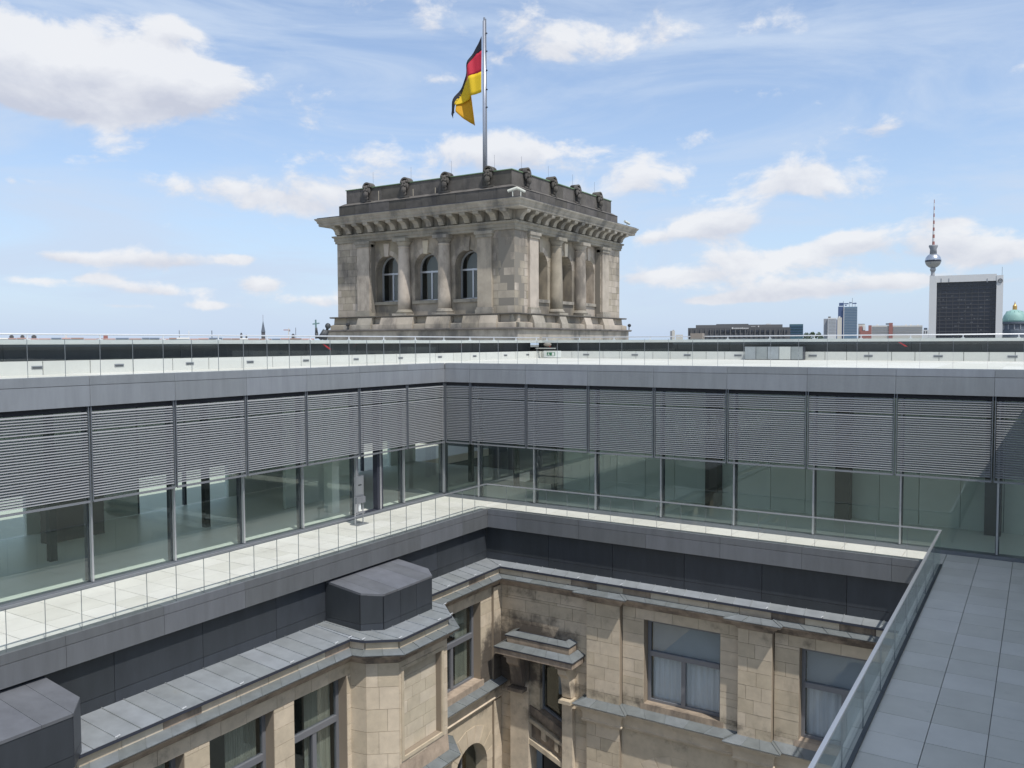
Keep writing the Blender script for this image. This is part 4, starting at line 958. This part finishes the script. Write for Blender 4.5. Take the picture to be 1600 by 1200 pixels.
# cctv cameras on the cornice corner
def cctv(label, base, d):
    t = thing('security_camera', label, 'camera', base, 'white security cameras on the tower cornice')
    b = Vector(base); d = Vector(d).normalized()
    G().tube(b, b+Vector((0, 0, .32)), .035, 8).obj('stem', 'camera_white', t)
    c = b+Vector((0, 0, .42)); G().tube(c-d*.32, c+d*.32, .095, 12).obj('housing', 'camera_white', t, False); G().tube(c+d*.32, c+d*.34, .08, 12).obj('lens', 'black_plastic', t)
cctv('white security camera pointing left on the tower cornice corner', (TX1+.35, TY0-.75, 9.08), (-1, -.25, -.28))
cctv('white security camera pointing right on the tower cornice corner', (TX1+.72, TY0-.4, 9.08), (.35, 1, -.28))
cctv('small white security camera at the far right end of the tower cornice', (TX1+.5, TY1+.3, 9.0), (.2, 1, -.2))

# ------------------------------------------------------------------ flagpole and flag
PX, PY = -15.8, 26.6
fp = thing('flagpole', 'tall grey metal flagpole standing on the stone tower', 'flagpole', (PX, PY, 9.3))
G().tube((PX, PY, 9.2), (PX, PY, 23.9), .19, 14, .13).obj('mast', 'pole_metal', fp, True)
G().tube((PX+.2, PY-.05, 11), (PX+.17, PY-.05, 24.0), .05, 8, .045).obj('track', 'frame_grey', fp)
G().tube((PX, PY, 23.9), (PX, PY, 24.15), .07, 8).obj('finial', 'frame_grey', fp)
for z in (17.5, 18.8, 20.2, 21.6, 22.9): G().box(PX+.15, PX+.28, PY-.1, PY, z, z+.08).obj('clamp', 'frame_dark', fp)
fg = thing('flag', 'black, red and gold flag hanging in folds from the flagpole', 'flag', (PX-.2, PY, 18.7))
def q2w(x, y):                       # picture-plane sketch of the hanging cloth -> metres at the pole
    return (PX-.19+(x-415)*.01356, 22.80-(y-210)*.01055)
def curve(pts, n=28):
    out_ = []; L = [0]
    for a, b in zip(pts, pts[1:]): L.append(L[-1]+math.hypot(b[0]-a[0], b[1]-a[1]))
    for i in range(n+1):
        t = L[-1]*i/n; k = max(j for j in range(len(L)) if L[j] <= t+1e-9); k = min(k, len(pts)-2); s = (t-L[k])/(L[k+1]-L[k])
        out_.append((pts[k][0]+(pts[k+1][0]-pts[k][0])*s, pts[k][1]+(pts[k+1][1]-pts[k][1])*s))
    for _ in range(3): out_ = [out_[0]]+[((a[0]+2*b[0]+c[0])/4, (a[1]+2*b[1]+c[1])/4) for a, b, c in zip(out_, out_[1:], out_[2:])]+[out_[-1]]
    return out_
def cloth(name, A, B, m, ph, depth0=0.0, rows=6):
    A, B = curve(A), curve(B); n = len(A); g = G()   # one wave field for the whole cloth, so neighbouring stripes meet
    for j in range(rows+1):
        for i in range(n):
            t = j/rows; x, y = A[i][0]*(1-t)+B[i][0]*t, A[i][1]*(1-t)+B[i][1]*t; wx, wz = q2w(x, y); u = i/(n-1)
            g.v.append((wx, PY-.1+depth0+.30*min(1, (415-x)/120)*sin((415-x)*.045+(y-210)*.006+ph)+.07*min(1, (415-x)/80)*sin((415-x)*.11+(y-210)*.01), wz))
    for j in range(rows):
        for i in range(n-1): a = j*n+i; g.f.append((a, a+1, a+n+1, a+n))
    o = g.obj(name, m, fg, True); md = o.modifiers.new('thickness', 'SOLIDIFY'); md.thickness = .012; return o
E0 = [(415, 210), (385, 262), (350, 330), (318, 400), (285, 485), (258, 560), (228, 645), (205, 712)]
E1 = [(415, 308), (388, 316), (358, 345), (330, 405), (298, 490), (272, 570), (248, 660), (246, 712)]
cloth('black_stripe', E0, E1, 'flag_black', .2)
cloth('red_stripe', [(415, 308), (388, 316), (358, 345), (330, 405), (298, 490)], [(412, 455), (385, 462), (350, 470), (325, 480), (297, 493)], 'flag_red', .2, .0)
cloth('gold_stripe', [(412, 453), (385, 460), (350, 468), (296, 488), (266, 570), (245, 650)], [(412, 598), (390, 604), (360, 612), (335, 618), (290, 640), (248, 662)], 'flag_gold', .2)
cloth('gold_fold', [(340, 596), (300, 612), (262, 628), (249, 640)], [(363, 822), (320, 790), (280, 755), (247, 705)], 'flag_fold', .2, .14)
cloth('black_tip', [(205, 710), (215, 712), (246, 710)], [(222, 748), (226, 748), (250, 715)], 'flag_black', .2)

# ------------------------------------------------------------------ statue and small roof figures left of the tower
def at(px, py, dist):
    d = pix_dir(px, py); h = math.hypot(d.x, d.y); return CAM+d*(dist/h)
p0 = at(494, 527, 60)
s_ = thing('statue', 'dark statue raising a pale cross, half hidden beside the tower base', 'statue', (p0.x, p0.y, .13))
u = RT0; kk = 60/F_PX*1.03
def sp(px, py): q = at(px, py, 60); return q
g = G(); g.tube(sp(495.5, 529), sp(494.5, 520), .13, 8, .11); g.tube(sp(494.5, 520), sp(494, 512), .1, 8, .07); g.obj('raised_arm', 'bronze', s_, True)
g = G(); g.tube(sp(493.8, 513), sp(493.2, 499.5), .055, 4); g.tube(sp(488.3, 506.4), sp(499.2, 505), .055, 4); g.obj('cross', 'verdigris', s_)
g = G(); g.tube(sp(499, 530), sp(509, 517), .16, 8, .22); g.tube(sp(505, 531), sp(510, 516), .25, 8, .2); g.obj('shoulder', 'bronze', s_, True)
g = G(); q = sp(512.3, 509.5); g.ball(q, .2, (1, 1, 1.05)); g.tube(sp(511, 516), q, .09, 6); g.obj('head', 'bronze', s_, True)
for px, lab in ((556, 'small black floodlight at the tower foot, left'), (982.5, 'small black floodlight at the right foot of the tower')):
    if px < 700: b_ = Vector((TX0+1.5, TY0-.6, 1.0))
    else: b_ = Vector((TX1+.65, TY1+.4, 1.0))
    t = thing('floodlight', lab, 'floodlight', b_); G().tube(b_, b_+Vector((0, 0, .25)), .04, 6).obj('bracket', 'black_plastic', t); G().ball(b_+Vector((.05, -.05, .35)), .15, (1, 1, .9), 8, 6).obj('lamp_head', 'black_plastic', t)

# ------------------------------------------------------------------ distant city
class Far:
    """a thing at a compass bearing and distance; local x to the right, y away, z up from eye level"""
    def __init__(s, name, label, cat, px, dist, group=None):
        d = pix_dir(px, 530); az = math.atan2(-d.x, d.y); h = Vector((d.x, d.y)).normalized()
        s.px, s.dist = px, dist; s.loc = Vector((CAM.x+h.x*dist, CAM.y+h.y*dist, 0))
        s.t = thing(name, label, cat, (s.loc.x, s.loc.y, GROUND), group, az, local=True)
    def c(s, px, py):
        d = pix_dir(px, py); h0 = Vector((d.x, d.y)).normalized(); n = Vector((s.loc.x-CAM.x, s.loc.y-CAM.y)).normalized()
        t = s.dist/(Vector((d.x, d.y)).dot(n)); x = t*(d.x*n.y-d.y*n.x); return x, t*d.z-GROUND
    def box(s, name, m, x0, x1, ytop, depth, ybot=None, y=0.0, parent=None):
        a, zt = s.c(x0, ytop); b, _ = s.c(x1, ytop); zb = 0 if ybot is None else s.c(x0, ybot)[1]
        return G().box(a, b, y, y+depth, zb, zt).obj(name, m, parent or s.t)
f = Far('office_block', 'long low dark office block with illuminated-style white lettering, behind the roof rail', 'building', 1155, 330)
f.box('lower_storeys', 'far_dark', 1075, 1235, 512.5, 40); f.box('upper_storeys', 'far_dark2', 1086, 1224, 507.5, 30, 514, 6); f.box('roof_plant', 'far_dark', 1118, 1170, 505.6, 15, 508, 10); f.box('roof_vent', 'far_white', 1199, 1206, 504.6, 4, 507, 12)
for k in range(20): f.box('facade_fin', 'far_dark2', 1079+7.7*k, 1080.6+7.7*k, 513.5, .5, 527, -.5)
for k in range(14): f.box('window', 'far_glass', 1108+9*k, 1113+9*k, 516, .3, 519.5, -.3)
xs = 1143.5
for k, wd in enumerate([2.2, 1.2, 1.1, 1.2, 1.1, 1.2, 1.0, 1.6, 1.2, 1.0, 1.2, 1.1, 1.1, 1.2]):
    f.box('letter', 'far_white', xs, xs+wd, 511.6 if k in (0, 8) else 512.1, .3, 513.9, -.6); xs += wd+.65
f.box('sign_line', 'far_white', 1174, 1181, 509.6, .3, 510.1, 5.5); f.box('sign_mark', 'far_white', 1184.8, 1186.6, 508.6, .3, 510.6, 5.5)
f = Far('glass_office', 'small teal glass cube building right of the dark office block', 'building', 1244, 520); f.box('body', 'far_teal', 1233.5, 1255, 506.5, 18)
for k in range(4): f.box('floor_band', 'far_blue_dark', 1233.5, 1255, 509.5+4*k, .4, 510.1+4*k, -.4)
for k, (a, b, y) in enumerate(((1254, 1266, 519.4), (1263, 1276, 518), (1273, 1287, 518.6))):
    f = Far('tree', ('left', 'middle', 'right')[k]+' one of three dark round trees between the teal cube and the white tower', 'tree', (a+b)/2, 640, 'trees on the skyline')
    x0, zt = f.c(a, y); x1, _ = f.c(b, y); g = G(); rr = random.Random(k)
    for i in range(420):
        th = rr.uniform(0, 2*pi); ph = math.acos(rr.uniform(-1, 1)); r_ = rr.uniform(.7, 1)
        c_ = Vector(((x0+x1)/2+(x1-x0)/2*r_*sin(ph)*cos(th), 4*r_*sin(ph)*sin(th)+4, zt-6+6*r_*cos(ph)))
        n1 = Vector((rr.uniform(-1, 1), rr.uniform(-1, 1), rr.uniform(-1, 1))).normalized()*.55; n2 = n1.orthogonal().normalized()*.5
        g.face([c_+n1, c_+n2, c_-n1, c_-n2])
    g.obj('crown', 'leaf', f.t); G().tube(((x0+x1)/2, 4, 0), ((x0+x1)/2, 4, zt-6), .5, 7, .25).obj('trunk', 'far_dark', f.t)
f = Far('apartment_tower', 'white apartment tower with fine window rows in front of the blue glass tower', 'building', 1300, 1500)
f.box('tower', 'far_white', 1293.5, 1307, 496.8, 30); f.box('shaded_wing', 'far_grey', 1287, 1293.4, 498, 30, None, 4); f.box('rear_slab', 'far_cream', 1308.5, 1315.6, 496, 25, None, 6); f.box('link', 'far_blue_dark', 1307, 1308.5, 499, 20, None, 6); f.box('roof_plant', 'far_dark2', 1294, 1298, 494.4, 10, 497, 6); f.box('roof_tank', 'far_white', 1310.5, 1313, 494, 8, 496.5, 8)
for k in range(11): f.box('window_band', 'far_grey', 1294.5, 1306.5, 498.6+2.2*k, .5, 499.2+2.2*k, -.5)
f = Far('glass_tower', 'tall blue glass tower with antennas on its roof', 'building', 1325, 1750)
f.box('main_face', 'far_blue', 1318.6, 1339.6, 479.5, 35); f.box('shaded_face', 'far_blue_dark', 1309.6, 1318.4, 479, 35, None, 2); f.box('corner_strip', 'far_white', 1318.2, 1319.2, 479.3, 2, None, -1); f.box('roof_storey', 'far_blue_dark', 1311, 1318.5, 473, 12, 477.5, 6)
for a, b, y in ((1319, 1326, 473.5), (1327, 1331, 472), (1332, 1338.5, 473), (1320, 1323, 476)): f.box('roof_frame', 'far_blue_dark', a, b, y, 4, y+1.6, 8)
for a, y in ((1317.5, 470), (1331.7, 465), (1327, 471), (1336, 472)): f.box('antenna', 'far_dark', a, a+.5, y, .7, 479.5, 9)
for k in range(16): f.box('floor_band', 'far_grey', 1319.4, 1339.4, 482+2.5*k, .4, 482.4+2.5*k, -.4)
f = Far('apartment_house', 'small red and cream house group beside the blue glass tower', 'building', 1350, 1100)
f.box('block', 'far_cream', 1341, 1352, 507, 15); f.box('gable', 'far_red', 1343, 1347, 510, 3, None, -2); f.box('red_block', 'far_red', 1357, 1362, 508.3, 18, None, -1); f.box('low_wing', 'far_red', 1344, 1357, 517, 8, None, -3); f.box('roof_line', 'far_slate', 1341, 1351, 506, 14, 507.6, 1); f.box('white_bay', 'far_white', 1348.5, 1352.5, 509.5, 3, 516, -2.2)
f = Far('slab_block', 'long white banded slab block with a dark red stair tower', 'building', 1400, 900)
f.box('left_wing', 'far_cream', 1362.2, 1389, 508.8, 14); f.box('right_wing', 'far_cream', 1395, 1441.5, 508.8, 14); f.box('stair_tower', 'far_red', 1389, 1395, 504.5, 16, None, -1); f.box('stair_roof', 'far_slate', 1384, 1390, 505.2, 10, 507, 1)
for k in range(5):
    f.box('window_band', 'far_grey', 1362.6, 1388.6, 510.8+2.6*k, .4, 511.8+2.6*k, -.4); f.box('window_band', 'far_grey', 1395.4, 1441, 510.8+2.6*k, .4, 511.8+2.6*k, -.4)
for a in (1369, 1414, 1422, 1433): f.box('roof_box', 'far_white', a, a+3.2, 506.8, 4, 509, 5)
f = Far('white_house', 'tiny white house with slate roof left of the black glass block', 'building', 1446, 800); f.box('walls', 'far_white', 1442, 1450.5, 515.5, 10); f.box('roof', 'far_slate', 1443.5, 1449, 512.3, 9, 515.6, .5)
for k in range(2): f.box('window', 'far_dark', 1444+3.5*k, 1445.3+3.5*k, 517, .3, 521, -.3)
# white framed dark glass block with round emblem
f = Far('trade_block', 'tall white-framed block with black glass front and round emblem at top right', 'building', 1510, 420)
f.box('left_frame', 'far_white', 1452.5, 1464, 431.5, 26); f.box('right_frame', 'far_white', 1557.5, 1568, 430, 26); f.box('top_frame', 'far_white', 1464, 1557.5, 431.0, 25, 441.5, .2); f.box('roof_edge', 'far_grey', 1453, 1460, 429.4, 6, 431.6, 3)
f.box('glass_core', 'far_glass', 1464.2, 1557.3, 441.3, 20, None, 1.6)
for k in range(14): f.box('floor_line', 'far_dark', 1464.6, 1556.9, 447+5.9*k, .25, 447.7+5.9*k, 1.3)
for k in range(9): f.box('fin', 'far_dark', 1469+10*k, 1469.6+10*k, 442, .2, 527, 1.38)
rr = random.Random(3)
for k in range(46):
    cx = 1466+rr.randint(0, 17)*5; ry = rr.randint(0, 13); f.box('lit_window', 'far_dim', cx, cx+rr.uniform(1.5, 4.5), 443.6+5.9*ry, .1, 445.6+5.9*ry, 1.5)
for a in (1470, 1482, 1542): f.box('roof_stain', 'far_grey', a, a+1.4, 435, .1, 441, .1)
f.box('mast', 'far_dark', 1566.3, 1566.8, 416, .2, 431, 3)
ex, ez = f.c(1563, 438.5); er = abs(f.c(1567, 438.5)[0]-ex)*.97
g = G(); n = 28
for i in range(n):
    a, b = 2*pi*i/n, 2*pi*(i+1)/n
    g.prism([(ex+er*cos(a), -.3, ez+er*sin(a)), (ex+er*cos(b), -.3, ez+er*sin(b)), (ex+er*.82*cos(b), -.3, ez+er*.82*sin(b)), (ex+er*.82*cos(a), -.3, ez+er*.82*sin(a))], (0, .28, 0))
for k in range(3): g.box(ex-er*.55+er*.4*k, ex-er*.3+er*.4*k, -.3, -.05, ez-er*.12, ez+er*.12)
g.obj('emblem', 'far_dark', f.t)
# television tower
f = Far('television_tower', 'slender concrete television tower with steel sphere and red-white antenna', 'tower', 1455.5, 1930)
def zt(y): return f.c(1455.5, y)[1]
def rw(px): return px*1930/F_PX/1.1
G().lathe(0, 0, [(rw(6.0), 0), (rw(4.6), zt(520)), (rw(3.3), zt(470)), (rw(2.7), zt(425)), (rw(2.9), zt(416))], 16).obj('shaft', 'tv_concrete', f.t, True)
zc = zt(407.5); R = rw(11.3)
G().ball((0, 0, zc), R, (1, 1, 1), 28, 18).obj('sphere', 'steel_ball', f.t, True)
G().lathe(0, 0, [(R*.999, zc-R*.16), (R*1.012, zc-R*.12), (R*1.012, zc+.05*R), (R*.999, zc+.08*R)], 28).obj('window_ring', 'far_glass', f.t, True)
G().lathe(0, 0, [(rw(3.4), zt(424)), (rw(4.2), zt(421)), (rw(3.2), zt(418))], 16).obj('collar', 'tv_concrete', f.t, True)
G().lathe(0, 0, [(rw(5), zt(397.5)), (rw(4.6), zt(390)), (rw(6.4), zt(385)), (rw(6.2), zt(383.2)), (rw(2.2), zt(383))], 18).obj('antenna_base', 'far_grey', f.t, True)
n = 13
for k in range(n):
    y0, y1 = 383-(383-312)*k/n, 383-(383-312)*(k+1)/n; r0, r1 = 1.5*(1-k/n)+.4, 1.5*(1-(k+1)/n)+.4
    G().tube((0, 0, zt(y0)), (0, 0, zt(y1)), rw(r0), 10, rw(r1)).obj('antenna_section', 'far_white' if k % 2 else 'far_red', f.t)
# domed cathedral
f = Far('domed_church', 'green copper dome with lantern at the right edge of the skyline', 'church', 1584.5, 1250)
def rz(px): return px*1250/F_PX/1.16
def zy(y): return f.c(1584.5, y)[1]
G().lathe(0, 0, [(rz(17), 0), (rz(17), zy(516)), (rz(15.5), zy(515)), (rz(15.5), zy(507)), (rz(18), zy(506)), (rz(18), zy(503))], 24).obj('drum', 'far_slate', f.t)
G().lathe(0, 0, [(rz(16.8), zy(503.5)), (rz(16.8), zy(500)), (rz(15), zy(493)), (rz(10.5), zy(486.5)), (rz(4), zy(484))], 24).obj('dome', 'dome_green', f.t, True)
for k in range(12):
    a = 2*pi*k/12; G().tube((rz(16.9)*cos(a), rz(16.9)*sin(a), zy(501)), (rz(10.6)*cos(a), rz(10.6)*sin(a), zy(486.3)), rz(.6), 5).obj('rib', 'dome_green', f.t)
    G().tube((rz(15.8)*cos(a), rz(15.8)*sin(a), zy(515)), (rz(15.8)*cos(a), rz(15.8)*sin(a), zy(507)), rz(.9), 6).obj('drum_column', 'far_grey', f.t)
G().lathe(0, 0, [(rz(3.2), zy(484.5)), (rz(3), zy(478)), (rz(1.6), zy(476)), (rz(.7), zy(473.5)), (rz(.3), zy(471))], 12).obj('lantern', 'gold', f.t)
for s in (-1, 1): G().lathe(s*rz(17), -rz(4), [(rz(3.4), zy(527)), (rz(3.4), zy(508)), (rz(2.6), zy(504.5)), (rz(.4), zy(502.5))], 12).obj('corner_turret', 'dome_green' if s > 0 else 'far_white', f.t)
# left and middle skyline
f = Far('residential_tower', 'small pale tower block left of the long dark office block', 'building', 1050.5, 1600); f.box('block', 'far_cream', 1050, 1054.5, 516.3, 14); f.box('side', 'far_grey', 1047, 1050, 517, 14, None, 1); f.box('low_wing', 'far_cream', 1056, 1067, 523, 10); f.box('roof_hut', 'far_grey', 1051, 1053, 515.2, 5, 517, 3)
f = Far('church_spire', 'thin dark church spire on the left skyline', 'church', 411.5, 1400); x0, z0 = f.c(406, 526); x1, _ = f.c(417, 526); hw = (x1-x0)/2
zb, ze = f.c(411, 519)[1], f.c(411, 500)[1]
G().box(-hw*.55, hw*.55, -hw*.5, hw*.5, 0, zb).obj('belfry', 'far_dark', f.t)
g = G(); ap = (0, 0, ze); q = [(-hw*.62, -hw*.6, zb), (hw*.62, -hw*.6, zb), (hw*.62, hw*.6, zb), (-hw*.62, hw*.6, zb)]
for i in range(4): g.face([q[i], q[(i+1) % 4], ap])
g.obj('spire', 'far_slate', f.t); G().tube((0, 0, ze-1), (0, 0, f.c(411, 492)[1]), .35, 5).obj('finial', 'far_grey', f.t)
f = Far('tower_crane', 'pale orange tower crane on the left skyline', 'crane', 450, 1700)
a, z1_ = f.c(451, 513); b, _ = f.c(443, 515.5); c_, _ = f.c(453.5, 515.5); _, zj = f.c(450, 515.6)
G().box(a-.8, a+.8, -.8, .8, 0, z1_).obj('mast', 'far_cream', f.t); G().box(b, c_, -.7, .7, zj-.7, zj+.7).obj('jib', 'far_red', f.t); G().box(c_-3, c_, -1, 1, zj-3, zj-.7).obj('counterweight', 'far_grey', f.t)
for px, y, wd, lab in ((462, 511.5, .8, 'thin dark mast rising from a roof left of the statue'), (377, 520, 3.5, 'small dark pinnacled roof left of the church spire'), (458, 521.5, 5, 'small dark roof block under the thin mast'), (385, 523, 3, 'tiny dark chimney block beside the pinnacled roof'),
                       (103, 521.5, 3.5, 'tiny pale domed roof on the far left skyline'), (331, 516, 1.2, 'thin dark chimney on the left skyline'), (295, 516.5, 1.3, 'thin white chimney on the left skyline'), (280, 515.5, .9, 'slim grey mast on the left skyline'), (165, 523, 7, 'low pink roof at the far left'), (53, 523.4, 8, 'flat dark roof hut at far left, rightmost of three'), (35, 523.4, 6.5, 'flat dark roof hut at far left, middle of three'), (18, 523.4, 7, 'flat dark roof hut at far left, leftmost of three')):
    f = Far('rooftop', lab, 'rooftop', px, 1300); m = 'far_red' if 'pink' in lab else 'far_white' if ('white' in lab or 'pale' in lab) else 'far_dark'
    f.box('body', m, px-wd/2, px+wd/2, y+1.2, 6); f.box('cap', m, px-wd*.3, px+wd*.3, y, 4, y+1.6, 1)
_t = 'first second third fourth fifth sixth seventh eighth ninth tenth eleventh twelfth thirteenth fourteenth fifteenth sixteenth seventeenth eighteenth nineteenth twentieth'.split()
ORD = _t+['twenty-'+w for w in _t[:9]]+['thirtieth']+['thirty-'+w for w in _t[:9]]+['fortieth']
rr = random.Random(9); x = -4
k = 0
while x < 485:
    wd = rr.uniform(12, 22); kind = rr.choice(['far_roof', 'far_roof', 'far_cream', 'far_slate', 'far_roof'])
    nm = {'far_roof': 'red-roofed', 'far_cream': 'cream-roofed', 'far_slate': 'slate-roofed'}[kind]
    f = Far('town_house', nm+' far town house, '+ORD[k]+' from the left in the roof row under the left rail', 'house', x+wd/2, 1000, 'row of far houses under the left rail')
    yt = 527.5+rr.uniform(0, 1.6)
    f.box('walls', 'far_cream' if kind != 'far_cream' else 'far_white', x, x+wd*.97, yt+2.0, 12)
    a, zt_ = f.c(x, yt); b, _ = f.c(x+wd*.97, yt); zl = f.c(x, yt+2.0)[1]
    G().prism([(a, -.5, zl), (a, 12.5, zl), (a, 6, zt_)], (b-a, 0, 0)).obj('roof', kind, f.t)
    x += wd; k += 1
